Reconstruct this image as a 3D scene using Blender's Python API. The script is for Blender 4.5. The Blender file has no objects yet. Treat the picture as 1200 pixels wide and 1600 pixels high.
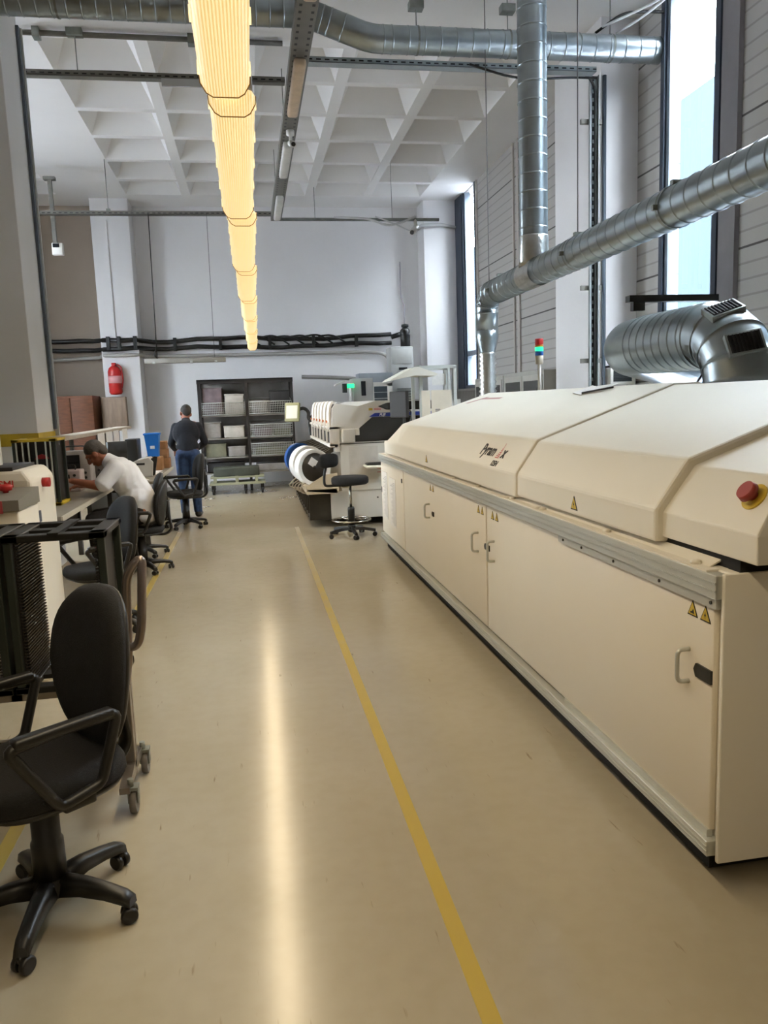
import bpy, bmesh, math, random
from mathutils import Vector, Matrix, Quaternion
random.seed(7)
C = bpy.context.scene.collection
S = bpy.context.scene
PI = math.pi
R = math.radians

# ------------------------------------------------------------------ camera, world, exposure
F_PX = 1211.7
YAW, PITCH, ROLL = 0.16569, 0.14104, 0.036427
cy, sy, cp, sp, cr, sr = math.cos(YAW), math.sin(YAW), math.cos(PITCH), math.sin(PITCH), math.cos(ROLL), math.sin(ROLL)
fwd = Vector((sy*cp, cy*cp, -sp)); rgt = Vector((cy, -sy, 0)); dwn = fwd.cross(rgt)
r2 = cr*rgt + sr*dwn; d2 = -sr*rgt + cr*dwn
cam_d = bpy.data.cameras.new('camera'); cam = bpy.data.objects.new('camera', cam_d); C.objects.link(cam)
cam_d.sensor_fit = 'HORIZONTAL'; cam_d.sensor_width = 36.0; cam_d.lens = F_PX/1200*36.0; cam_d.clip_start = 0.02
m = Matrix.Identity(4)
for i, v in enumerate((r2, -d2, -fwd)):
    for j in range(3): m[j][i] = v[j]
m.translation = Vector((0, 0, 1.6)); cam.matrix_world = m
S.camera = cam
S.view_settings.view_transform = 'Standard'; S.view_settings.look = 'None'
S.view_settings.gamma = 1.0; S.view_settings.use_curve_mapping = False
S.view_settings.exposure = 0.33

SKY_STRENGTH = 36.0
LAMP_W = 11.5
w = bpy.data.worlds.new('sky'); S.world = w; w.use_nodes = True
bgn = w.node_tree.nodes['Background']; bgn.inputs['Color'].default_value = (0.94, 0.955, 1.0, 1); bgn.inputs['Strength'].default_value = SKY_STRENGTH

# ------------------------------------------------------------------ materials
def lin(c):
    if isinstance(c, str):
        c = [int(c[i:i+2], 16)/255 for i in (0, 2, 4)]
        c = [x/12.92 if x <= .04045 else ((x+.055)/1.055)**2.4 for x in c]
    return (c[0], c[1], c[2], 1)
MATS = {}
def mat(name, col, rough=.5, metal=0.0, var=.06, scale=6.0, bump=0.0, bscale=60.0, emit=None, estr=0.0, coat=0.0, spec=.5, stretch=None):
    if name in MATS: return MATS[name]
    M = bpy.data.materials.new(name); M.use_nodes = True; nt = M.node_tree; N = nt.nodes; L = nt.links
    b = N['Principled BSDF']; c = lin(col)
    b.inputs['Roughness'].default_value = rough; b.inputs['Metallic'].default_value = metal
    b.inputs['Coat Weight'].default_value = coat; b.inputs['Specular IOR Level'].default_value = spec
    tc = N.new('ShaderNodeTexCoord'); src = tc.outputs['Object']
    if stretch:
        mp = N.new('ShaderNodeMapping'); mp.inputs['Scale'].default_value = stretch; L.new(src, mp.inputs['Vector']); src = mp.outputs['Vector']
    if var > 0:
        n = N.new('ShaderNodeTexNoise'); n.inputs['Scale'].default_value = scale; n.inputs['Detail'].default_value = 4
        L.new(src, n.inputs['Vector'])
        rp = N.new('ShaderNodeValToRGB'); e = rp.color_ramp.elements
        e[0].position = .3; e[1].position = .7
        e[0].color = tuple(x*(1-var) for x in c[:3])+(1,); e[1].color = tuple(min(1, x*(1+var)) for x in c[:3])+(1,)
        L.new(n.outputs['Fac'], rp.inputs['Fac']); L.new(rp.outputs['Color'], b.inputs['Base Color'])
    else:
        b.inputs['Base Color'].default_value = c
    if bump > 0:
        n2 = N.new('ShaderNodeTexNoise'); n2.inputs['Scale'].default_value = bscale; L.new(src, n2.inputs['Vector'])
        bp = N.new('ShaderNodeBump'); bp.inputs['Strength'].default_value = bump; bp.inputs['Distance'].default_value = .004
        L.new(n2.outputs['Fac'], bp.inputs['Height']); L.new(bp.outputs['Normal'], b.inputs['Normal'])
    if emit:
        b.inputs['Emission Color'].default_value = lin(emit); b.inputs['Emission Strength'].default_value = estr
    MATS[name] = M
    return M

white_paint = mat('white_wall_paint', 'e6e3e2', .85, var=.035, scale=.7, bump=.15, bscale=35)
ceil_paint = mat('ceiling_paint', 'e9e6e2', .9, var=.03, scale=.8)
taupe_shaded = mat('taupe_shaded_paint', '9d8f80', .85, var=.06, scale=.6)  # taupe paint with the deeper shade of the side bay mixed in
cream = mat('cream_powder_coat', 'e0dacb', .55, var=.02, scale=1.5)
cream2 = mat('cream_door_paint', 'dfd6c4', .45, var=.025, scale=1.0)
offwhite = mat('off_white_machine_paint', 'dcd8cf', .4, var=.02)
greywhite = mat('light_grey_paint', 'b9b8b4', .5, var=.03)
black_plastic = mat('black_plastic', '161513', .42, var=.15, scale=20)
black_metal = mat('black_metal', '0e0e0b', .45, var=.2, scale=15)
black_fabric = mat('black_fabric', '121110', .9, var=.25, scale=60, bump=.5, bscale=300)
alu = mat('aluminium', 'c3c4bc', .4, .5, var=.03, scale=4, stretch=(1, .2, 12))
steel_tube = mat('steel_tube', '8d857c', .3, .85, var=.1, scale=10)
galv = mat('galvanised_steel', '9aa2a4', .32, .9, var=.12, scale=5, bump=.06, bscale=14)
galv_dull = mat('dull_galvanised_steel', '83867f', .5, .7, var=.15, scale=12)
foil = mat('aluminium_foil', 'c2c2bd', .3, .9, var=.1, scale=10, bump=.8, bscale=40)
tray_grey = mat('grey_cable_tray', '6d6a62', .55, .4, var=.12, scale=8)
dark_gap = mat('dark_gap', '0c0b0a', .8, var=0)
rubber_grey = mat('grey_rubber', '6a6660', .6, var=.1)
yellow_p = mat('yellow_plastic', 'c4a62c', .5, var=.15)
red_p = mat('red_plastic', 'b3201f', .4, var=.08)
green_e = mat('green_lamp_lit', '17b86a', .3, var=0, emit='22e08a', estr=1.6)
blue_p = mat('blue_plastic', '1d4f96', .4, var=.08)
amber_p = mat('amber_plastic', 'c97a20', .4, var=.05)
paper = mat('paper', 'e3e0da', .8, var=.04, scale=30)
ink = mat('black_ink', '15120f', .6, var=0)
red_ink = mat('red_ink', 'c23a34', .6, var=0)
screen_off = mat('dark_screen', '1a1c20', .15, var=0)
wood_brown = mat('brown_wood', '6e4126', .6, var=.25, scale=8, stretch=(1, 1, 6))
cardboard = mat('cardboard', '8a6038', .8, var=.12, scale=15)
bench_top = mat('grey_bench_top', '7f786b', .5, var=.06)
bench_edge = mat('pale_bench_edge', 'b9b2a2', .5, var=.05)
bench_frame = mat('dark_bench_frame', '3a3731', .5, .3, var=.1)
skin = mat('skin', '8a5138', .55, var=.08, scale=30)
shirt_white = mat('white_cotton', 'd9d9dc', .85, var=.04, scale=14, bump=.4, bscale=18)
navy = mat('navy_knit', '10131c', .95, var=.2, scale=50, bump=.3, bscale=150)
denim = mat('blue_denim', '1f3557', .85, var=.28, scale=20, bump=.3, bscale=120)
trousers_m = mat('dark_trousers', '22201f', .9, var=.2, scale=30)
hair_m = mat('dark_hair', '1c1611', .7, var=.3, scale=90, bump=.6, bscale=140)
hair_grey = mat('greying_hair', '4a443d', .7, var=.3, scale=90, bump=.6, bscale=140)
frame_dark = mat('dark_window_frame', '2a323f', .45, .3, var=.06)
frame_grey = mat('grey_window_frame', '77818c', .45, .3, var=.06)
tan_lens = mat('dusty_unlit_diffuser', 'b9a184', .45, var=.12, scale=9)
pale_lens = mat('pale_unlit_diffuser', 'c9c6bf', .45, var=.08, scale=9)

def perf_mat(name, col, axis, other, ranges, pitch=.085, frac=.55):
    # metal with a row of punched slots: dark where the slot lies
    M = mat(name, col, .5, .5, var=.1).copy(); nt = M.node_tree; N = nt.nodes; L = nt.links; b = N['Principled BSDF']
    g = N.new('ShaderNodeNewGeometry'); sx = N.new('ShaderNodeSeparateXYZ'); L.new(g.outputs['Position'], sx.inputs['Vector'])
    def mm(op, a, bb=None):
        n = N.new('ShaderNodeMath'); n.operation = op
        for i, v in enumerate((a, bb)):
            if v is None: continue
            if isinstance(v, (int, float)): n.inputs[i].default_value = v
            else: L.new(v, n.inputs[i])
        return n.outputs[0]
    sl = mm('LESS_THAN', mm('FRACT', mm('DIVIDE', sx.outputs[axis], pitch)), frac); tot = None
    for lo, hi in ranges:
        r_ = mm('MULTIPLY', mm('GREATER_THAN', sx.outputs[other], lo), mm('LESS_THAN', sx.outputs[other], hi)); tot = r_ if tot is None else mm('ADD', tot, r_)
    f = mm('MULTIPLY', sl, tot); src = b.inputs['Base Color'].links[0].from_socket
    mx = N.new('ShaderNodeMix'); mx.data_type = 'RGBA'; L.new(f, mx.inputs['Factor']); L.new(src, mx.inputs['A']); mx.inputs['B'].default_value = (.012, .012, .011, 1)
    L.new(mx.outputs['Result'], b.inputs['Base Color']); return M

def floor_mat():
    M = bpy.data.materials.new('resin_floor'); M.use_nodes = True; nt = M.node_tree; N = nt.nodes; L = nt.links
    b = N['Principled BSDF']; tc = N.new('ShaderNodeTexCoord')
    n1 = N.new('ShaderNodeTexNoise'); n1.inputs['Scale'].default_value = .9; n1.inputs['Detail'].default_value = 6
    n2 = N.new('ShaderNodeTexNoise'); n2.inputs['Scale'].default_value = 14; n2.inputs['Detail'].default_value = 5
    for n in (n1, n2): L.new(tc.outputs['Object'], n.inputs['Vector'])
    r1 = N.new('ShaderNodeValToRGB'); r1.color_ramp.elements[0].position = .3; r1.color_ramp.elements[1].position = .72
    r1.color_ramp.elements[0].color = lin('a0967f'); r1.color_ramp.elements[1].color = lin('aaa18d')
    L.new(n1.outputs['Fac'], r1.inputs['Fac'])
    r2_ = N.new('ShaderNodeValToRGB'); r2_.color_ramp.elements[0].position = .35; r2_.color_ramp.elements[1].position = .6
    r2_.color_ramp.elements[0].color = (.965, .96, .95, 1); r2_.color_ramp.elements[1].color = (1, 1, 1, 1)
    L.new(n2.outputs['Fac'], r2_.inputs['Fac'])
    mx = N.new('ShaderNodeMix'); mx.data_type = 'RGBA'; mx.blend_type = 'MULTIPLY'; mx.inputs['Factor'].default_value = 1
    L.new(r1.outputs['Color'], mx.inputs['A']); L.new(r2_.outputs['Color'], mx.inputs['B'])
    # thin scuff marks: stretched dark specks with a shape of their own
    mp = N.new('ShaderNodeMapping'); mp.inputs['Rotation'].default_value = (0, 0, .7); mp.inputs['Scale'].default_value = (22, 3.2, 1)
    L.new(tc.outputs['Object'], mp.inputs['Vector'])
    n3 = N.new('ShaderNodeTexNoise'); n3.inputs['Scale'].default_value = 1.6; n3.inputs['Detail'].default_value = 3
    L.new(mp.outputs['Vector'], n3.inputs['Vector'])
    r3 = N.new('ShaderNodeValToRGB'); r3.color_ramp.elements[0].position = .69; r3.color_ramp.elements[1].position = .78
    r3.color_ramp.elements[0].color = (1, 1, 1, 1); r3.color_ramp.elements[1].color = (.62, .56, .5, 1)
    L.new(n3.outputs['Fac'], r3.inputs['Fac'])
    mx2 = N.new('ShaderNodeMix'); mx2.data_type = 'RGBA'; mx2.blend_type = 'MULTIPLY'; mx2.inputs['Factor'].default_value = 1
    L.new(mx.outputs['Result'], mx2.inputs['A']); L.new(r3.outputs['Color'], mx2.inputs['B'])
    L.new(mx2.outputs['Result'], b.inputs['Base Color'])
    rr = N.new('ShaderNodeMapRange'); rr.inputs['To Min'].default_value = .13; rr.inputs['To Max'].default_value = .22
    L.new(n1.outputs['Fac'], rr.inputs['Value']); L.new(rr.outputs['Result'], b.inputs['Roughness'])
    b.inputs['Specular IOR Level'].default_value = .5
    return M

def panel_mat():
    # ribbed sandwich panels: fine horizontal ribs in relief, a dark joint every 1.12 m of height
    M = bpy.data.materials.new('ribbed_wall_panel'); M.use_nodes = True; nt = M.node_tree; N = nt.nodes; L = nt.links
    b = N['Principled BSDF']; b.inputs['Roughness'].default_value = .6
    tc = N.new('ShaderNodeTexCoord'); sx = N.new('ShaderNodeSeparateXYZ'); L.new(tc.outputs['Object'], sx.inputs['Vector'])
    def math_(op, a, bb):
        n = N.new('ShaderNodeMath'); n.operation = op
        for i, v in enumerate((a, bb)):
            if v is None: continue
            if isinstance(v, (int, float)): n.inputs[i].default_value = v
            else: L.new(v, n.inputs[i])
        return n.outputs['Value']
    z = math_('ADD', sx.outputs['Z'], .53)
    fr = math_('FRACT', math_('DIVIDE', z, 1.12), None)
    joint = math_('LESS_THAN', fr, .018)
    rib = math_('FRACT', math_('DIVIDE', z, .14), None)
    ribm = math_('LESS_THAN', rib, .14)
    mx0 = N.new('ShaderNodeMix'); mx0.data_type = 'RGBA'; mx0.inputs['A'].default_value = lin('aba6a0'); mx0.inputs['B'].default_value = lin('938e88'); L.new(ribm, mx0.inputs['Factor'])
    mx = N.new('ShaderNodeMix'); mx.data_type = 'RGBA'
    L.new(mx0.outputs['Result'], mx.inputs['A']); mx.inputs['B'].default_value = lin('46423e')
    L.new(joint, mx.inputs['Factor']); L.new(mx.outputs['Result'], b.inputs['Base Color'])
    bp = N.new('ShaderNodeBump'); bp.inputs['Strength'].default_value = .5; bp.inputs['Distance'].default_value = .006; bp.invert = True
    L.new(math_('ADD', ribm, joint), bp.inputs['Height']); L.new(bp.outputs['Normal'], b.inputs['Normal'])
    return M

def glass_mat():
    M = bpy.data.materials.new('window_glass'); M.use_nodes = True; nt = M.node_tree; N = nt.nodes; L = nt.links
    N.remove(N['Principled BSDF']); out = N['Material Output']
    t = N.new('ShaderNodeBsdfTransparent'); t.inputs['Color'].default_value = (.92, .97, 1, 1)
    g = N.new('ShaderNodeBsdfGlossy'); g.inputs['Roughness'].default_value = .03
    f = N.new('ShaderNodeFresnel'); f.inputs['IOR'].default_value = 1.4
    mx = N.new('ShaderNodeMixShader'); ge = N.new('ShaderNodeNewGeometry'); sb = N.new('ShaderNodeMath'); sb.operation = 'SUBTRACT'; sb.inputs[0].default_value = 1; L.new(ge.outputs['Backfacing'], sb.inputs[1])
    ml = N.new('ShaderNodeMath'); ml.operation = 'MULTIPLY'; L.new(f.outputs['Fac'], ml.inputs[0]); L.new(sb.outputs[0], ml.inputs[1]); L.new(ml.outputs[0], mx.inputs['Fac']); L.new(t.outputs[0], mx.inputs[1]); L.new(g.outputs[0], mx.inputs[2])
    L.new(mx.outputs[0], out.inputs['Surface'])
    return M
glass = glass_mat()

def lens_mat():
    # lit prismatic diffuser: yellowish glow with fine lengthwise flutes
    M = bpy.data.materials.new('lit_prismatic_diffuser'); M.use_nodes = True; nt = M.node_tree; N = nt.nodes; L = nt.links
    b = N['Principled BSDF']; b.inputs['Base Color'].default_value = lin('d8c89a'); b.inputs['Roughness'].default_value = .35
    tc = N.new('ShaderNodeTexCoord'); wv = N.new('ShaderNodeTexWave'); wv.bands_direction = 'X'; wv.inputs['Scale'].default_value = 34
    L.new(tc.outputs['Object'], wv.inputs['Vector'])
    rp = N.new('ShaderNodeValToRGB'); rp.color_ramp.elements[0].color = (.78, .50, .17, 1); rp.color_ramp.elements[1].color = (1.0, .80, .42, 1)
    L.new(wv.outputs['Fac'], rp.inputs['Fac']); L.new(rp.outputs['Color'], b.inputs['Emission Color']); b.inputs['Emission Strength'].default_value = .77
    return M
lens_lit = lens_mat()
clip_glow = mat('glowing_clip_plastic', 'e8dcb8', .2, var=0, emit=(1, .80, .45), estr=.8)

# ------------------------------------------------------------------ mesh builder
class MB:
    def __init__(s): s.v = []; s.f = []; s.sm = []; s.m = Matrix.Identity(4)
    def _add(s, vs, fs, smooth):
        o = len(s.v); s.v += [s.m @ Vector(p) for p in vs]
        for i, f in enumerate(fs):
            s.f.append(tuple(o+k for k in f)); s.sm.append(smooth if isinstance(smooth, bool) else smooth[i])
    def box(s, x0, x1, y0, y1, z0, z1, bev=0.0, seg=2):
        if bev <= 0:
            vs = [(x, y, z) for x in (x0, x1) for y in (y0, y1) for z in (z0, z1)]
            s._add(vs, [(0, 1, 3, 2), (4, 6, 7, 5), (0, 4, 5, 1), (2, 3, 7, 6), (0, 2, 6, 4), (1, 5, 7, 3)], False)
        else:
            b = bmesh.new(); bmesh.ops.create_cube(b, size=1)
            for v in b.verts: v.co = Vector(((x0+x1)/2+v.co.x*(x1-x0), (y0+y1)/2+v.co.y*(y1-y0), (z0+z1)/2+v.co.z*(z1-z0)))
            bmesh.ops.bevel(b, geom=b.edges[:], offset=bev, segments=seg, profile=.5, affect='EDGES')
            b.verts.index_update(); s._add([v.co.copy() for v in b.verts], [tuple(v.index for v in f.verts) for f in b.faces], seg > 1); b.free()
        return s
    def cyl(s, p0, p1, r0, r1=None, n=16, caps=True):
        return s.tube([p0, p1], [r0, r0 if r1 is None else r1], n, caps=caps)
    def tube(s, pts, r, n=10, closed=False, caps=True, flat=1.0):
        P = [Vector(p) for p in pts]; k = len(P)
        rs = list(r) if isinstance(r, (list, tuple)) else [r]*k
        tang = []
        for i in range(k):
            a = P[(i-1) % k] if (i > 0 or closed) else P[i]; b = P[(i+1) % k] if (i < k-1 or closed) else P[i]
            t = (b-a); tang.append(t.normalized() if t.length > 1e-9 else Vector((0, 0, 1)))
        ref = Vector((0, 0, 1)) if abs(tang[0].z) < .9 else Vector((1, 0, 0))
        u = tang[0].cross(ref).normalized(); vs = []
        for i in range(k):
            if i > 0:
                q = tang[i-1].rotation_difference(tang[i]); u = (q @ u)
                u = (u - tang[i]*u.dot(tang[i])).normalized()
            v = tang[i].cross(u)
            sc = 1.0
            if 0 < i < k-1 or closed:
                d1 = (P[i]-P[i-1]).normalized(); c = max(.35, abs(d1.dot(tang[i]))); sc = 1/c if c > .5 else 1.0
            for j in range(n):
                a = 2*PI*j/n; vs.append(P[i]+(u*math.cos(a)+v*math.sin(a)*flat)*rs[i])
        fs = []; sm = []
        for i in range(k if closed else k-1):
            for j in range(n):
                a = i*n+j; b = i*n+(j+1) % n; i2 = ((i+1) % k)*n
                fs.append((a, b, i2+(j+1) % n, i2+j)); sm.append(True)
        if caps and not closed:
            fs.append(tuple(range(n-1, -1, -1))); sm.append(False)
            fs.append(tuple((k-1)*n+j for j in range(n))); sm.append(False)
        s._add(vs, fs, sm); return s
    def prism(s, poly, axis, a, b, smooth=False):
        def P(u, v, t): return {'x': (t, u, v), 'y': (u, t, v), 'z': (u, v, t)}[axis]
        n = len(poly)
        vs = [P(u, v, a) for u, v in poly]+[P(u, v, b) for u, v in poly]
        fs = [tuple(range(n)), tuple(range(2*n-1, n-1, -1))]; sm = [False, False]
        for i in range(n): fs.append((i, (i+1) % n, n+(i+1) % n, n+i)); sm.append(smooth)
        s._add(vs, fs, sm); return s
    def loft(s, secs, smooth=False, caps=True):
        n = len(secs[0]); vs = [p for c in secs for p in c]; fs = []; sm = []
        for i in range(len(secs)-1):
            for j in range(n):
                fs.append((i*n+j, i*n+(j+1) % n, (i+1)*n+(j+1) % n, (i+1)*n+j)); sm.append(smooth)
        if caps:
            fs.append(tuple(range(n))); sm.append(False); fs.append(tuple((len(secs)-1)*n+j for j in range(n))); sm.append(False)
        s._add(vs, fs, sm); return s
    def poly(s, pts): s._add(pts, [tuple(range(len(pts)))], False); return s
    def lathe(s, prof, c=(0, 0, 0), n=20, axis='z', caps=True):
        vs = []; k = len(prof)
        for r, h in prof:
            for j in range(n):
                a = 2*PI*j/n; x, y = r*math.cos(a), r*math.sin(a)
                p = {'z': (x, y, h), 'y': (x, h, y), 'x': (h, x, y)}[axis]
                vs.append((p[0]+c[0], p[1]+c[1], p[2]+c[2]))
        fs = [(i*n+j, i*n+(j+1) % n, (i+1)*n+(j+1) % n, (i+1)*n+j) for i in range(k-1) for j in range(n)]
        sm = [True]*len(fs)
        for i in (0, k-1) if caps else ():
            if prof[i][0] > 1e-5: fs.append(tuple(i*n+j for j in range(n))); sm.append(False)
        s._add(vs, fs, sm); return s
    def ell(s, c, r, n=14, k=9):
        prof = []
        for i in range(k+1):
            a = -PI/2+PI*i/k; prof.append((math.cos(a), math.sin(a)))
        old = s.m; s.m = old @ Matrix.Translation(c) @ Matrix.Diagonal((r[0], r[1], r[2], 1)); s.lathe([(max(p[0], .001), p[1]) for p in prof], n=n); s.m = old
        return s
    def torus(s, c, Rr, r, axis='z', n=24, k=8, sx=1, sy=1):
        pts = []
        for j in range(n):
            a = 2*PI*j/n; x, y = Rr*math.cos(a)*sx, Rr*math.sin(a)*sy
            p = {'z': (x, y, 0), 'y': (x, 0, y), 'x': (0, x, y)}[axis]; pts.append((c[0]+p[0], c[1]+p[1], c[2]+p[2]))
        return s.tube(pts, r, k, closed=True)
    def text(s, string, size, mtx, shear=0.0, ext=.0008, bold=0.0):
        cu = bpy.data.curves.new('lettering', 'FONT'); cu.body = string; cu.size = size; cu.shear = shear; cu.extrude = ext; cu.offset = bold
        cu.align_x = 'LEFT'
        ob = bpy.data.objects.new('lettering_tmp', cu); C.objects.link(ob)
        dg = bpy.context.evaluated_depsgraph_get(); dg.update(); ev = ob.evaluated_get(dg); me = ev.to_mesh()
        s._add([mtx @ v.co for v in me.vertices], [tuple(p.vertices) for p in me.polygons], False)
        ev.to_mesh_clear(); bpy.data.objects.remove(ob); bpy.data.curves.remove(cu)
        return s
    def build(s, name, material, parent=None, world=True, recalc=True):
        off = Vector((0, 0, 0))
        p = parent
        while p is not None:
            off = off+p.location; p = p.parent
        if not world: off = Vector((0, 0, 0))
        me = bpy.data.meshes.new(name); me.from_pydata([tuple(v-off) for v in s.v], [], s.f)
        me.polygons.foreach_set('use_smooth', s.sm)
        if recalc:
            b = bmesh.new(); b.from_mesh(me); bmesh.ops.recalc_face_normals(b, faces=b.faces[:]); b.to_mesh(me); b.free()
        me.materials.append(material); me.update()
        o = bpy.data.objects.new(name, me); C.objects.link(o)
        if parent is not None: o.parent = parent
        return o

def build_each(q, name, material, parent=None, world=True):
    # one part per loose piece of the builder's mesh
    par = list(range(len(q.v)))
    def fd(i):
        while par[i] != i: par[i] = par[par[i]]; i = par[i]
        return i
    for f in q.f:
        for k in f[1:]: par[fd(k)] = fd(f[0])
    groups = {}
    for i, f in enumerate(q.f): groups.setdefault(fd(f[0]), []).append(i)
    out = []
    for fs in groups.values():
        n = MB(); mp = {}
        for i in fs:
            for k in q.f[i]:
                if k not in mp: mp[k] = len(n.v); n.v.append(q.v[k])
            n.f.append(tuple(mp[k] for k in q.f[i])); n.sm.append(q.sm[i])
        out.append(n.build(name, material, parent, world))
    return out

def fillet(pts, rad, seg=5):
    P = [Vector(p) for p in pts]; out = [P[0]]
    for i in range(1, len(P)-1):
        a = (P[i-1]-P[i]); b = (P[i+1]-P[i]); d = min(rad, a.length*.49, b.length*.49)
        p0 = P[i]+a.normalized()*d; p1 = P[i]+b.normalized()*d
        for k in range(seg+1):
            t = k/seg; out.append(p0*(1-t)**2+P[i]*2*t*(1-t)+p1*t*t)
    out.append(P[-1]); return out

def tag(o, label, cat, group=None, kind=None):
    o['label'] = label; o['category'] = cat
    if group: o['group'] = group
    if kind: o['kind'] = kind
    return o
def thing(name, label, cat, loc=(0, 0, 0), rotz=0, group=None, kind=None):
    o = bpy.data.objects.new(name, None); C.objects.link(o); o.location = loc; o.rotation_euler = (0, 0, rotz); o.empty_display_size = .1
    return tag(o, label, cat, group, kind)
def copy_tree(o, parent=None):
    c = o.copy(); C.objects.link(c); c.parent = parent
    for ch in list(o.children): copy_tree(ch, c)
    return c
def struct(o, label, cat): return tag(o, label, cat, kind='structure')

# ------------------------------------------------------------------ the room
XR, XL, YB, YN, ZC = 4.4, -5.2, 16.6, -5.0, 5.6
struct(MB().box(XL, XR+.3, YN, YB+.3, -.15, 0).build('floor', floor_mat()), 'glossy beige resin floor with scuff marks', 'floor')
struct(MB().box(-2.05, XR+.3, YB, YB+.2, 0, 7).build('wall_back', white_paint), 'white plastered end wall with black cables across it', 'wall')
struct(MB().box(XL-.2, -2.05, YB, YB+.2, 0, 7).build('wall_back_bay', taupe_shaded), 'taupe end wall of the side bay, shade in its colour, behind the near white pillar', 'wall')
WINL_ADDED = [(9.3, 10.3, 1.0), (12.0, 13.0, 1.0)]  # added unseen windows that bring extra daylight to the back of the room
mb = MB(); ycur = YN
for a, b, sill in WINL_ADDED:
    mb.box(XL-.2, XL, ycur, a, 0, 7); mb.box(XL-.2, XL, a, b, 0, sill); mb.box(XL-.2, XL, a, b, 5.2, 7); ycur = b
mb.box(XL-.2, XL, ycur, YB, 0, 7)
struct(mb.build('wall_left', white_paint), 'white side wall of the bay behind the benches', 'wall')
struct(MB().box(XL-.2, XR+.3, YN-.2, YN, 0, 7).build('wall_rear', white_paint), 'white wall behind the viewer', 'wall')

# right wall of ribbed panels, with tall windows left open
WIN = [(4.3, 5.9, 1.0), (6.86, 7.90, .75), (14.62, 15.52, 1.80)]  # the first window is added out of view for more daylight
mb = MB(); ycur = YN
for a, b, sill in WIN:
    mb.box(XR, XR+.2, ycur, a, 0, 7); mb.box(XR, XR+.2, a, b, 0, sill); mb.box(XR, XR+.2, a, b, ZC, 7); ycur = b
mb.box(XR, XR+.2, ycur, YB, 0, 7)
struct(mb.build('wall_right', panel_mat()), 'grey ribbed panel wall with tall narrow windows', 'wall')
mb = MB()
for y, wd in ((12.28, .10), (12.5, .05), (14.55, .06)): mb.box(XR-.03, XR-.002, y-wd/2, y+wd/2, 0, ZC)
struct(mb.build('trim_1', mat('pale_panel_trim', 'b3aca4', .6)), 'pale upright cover strips on the ribbed panel wall', 'trim')
struct(MB().box(XR-.04, XR-.002, 15.54, 15.995, 0, ZC).build('trim_3', frame_dark), 'dark upright panel between the far corner window and the white pillar', 'trim')
mb = MB().box(XR-.05, XR-.002, 6.55, 6.80, 0, ZC)
struct(mb.build('trim_2', mat('grey_post', '6f6b6c', .6)), 'grey upright post beside the tall near window', 'trim')
WL = ['window added out of view beside the white oven for daylight', 'tall narrow window behind the big silver duct', 'tall narrow window in the far corner by the white pillar']
for i, (a, b, sill) in enumerate(WIN):
    t = thing('window_%d' % (i+1), WL[i], 'window', (XR+.05, (a+b)/2, sill), kind='structure')
    top = ZC
    f = MB()
    f.box(XR-.03, XR+.12, a, a+.07, sill, top); f.box(XR-.03, XR+.12, b-.07, b, sill, top); f.box(XR-.03, XR+.12, a, b, sill, sill+.07)
    f.build('window_frame', frame_dark, t)
    g = MB(); g.box(XR, XR+.1, a+.07, a+.13, sill, top); g.box(XR, XR+.1, b-.13, b-.07, sill, top)
    tr = 2.48 if i == 2 else 1.92
    g.box(XR, XR+.1, a+.07, b-.07, tr-.04, tr+.06); g.build('sash', frame_grey, t)
    MB().box(XR+.05, XR+.06, a+.1, b-.1, sill+.05, top).build('pane', glass, t)
for i, (a, b, sill) in enumerate(WINL_ADDED):
    t = thing('window_%d' % (i+4), ('first', 'second')[i]+' window added for daylight, unseen in the bay behind the near white pillar', 'window', (XL-.1, (a+b)/2, sill), kind='structure')
    f = MB()
    for yy in (a, b-.08, (a+b)/2-.04): f.box(XL-.14, XL-.04, yy, yy+.08, sill, 5.2)
    f.box(XL-.14, XL-.04, a, b, sill, sill+.08); f.box(XL-.14, XL-.04, a, b, 5.12, 5.2); f.build('window_frame', frame_grey, t)
    MB().box(XL-.1, XL-.09, a+.05, b-.05, sill+.05, 5.15).build('pane', glass, t)

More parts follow.
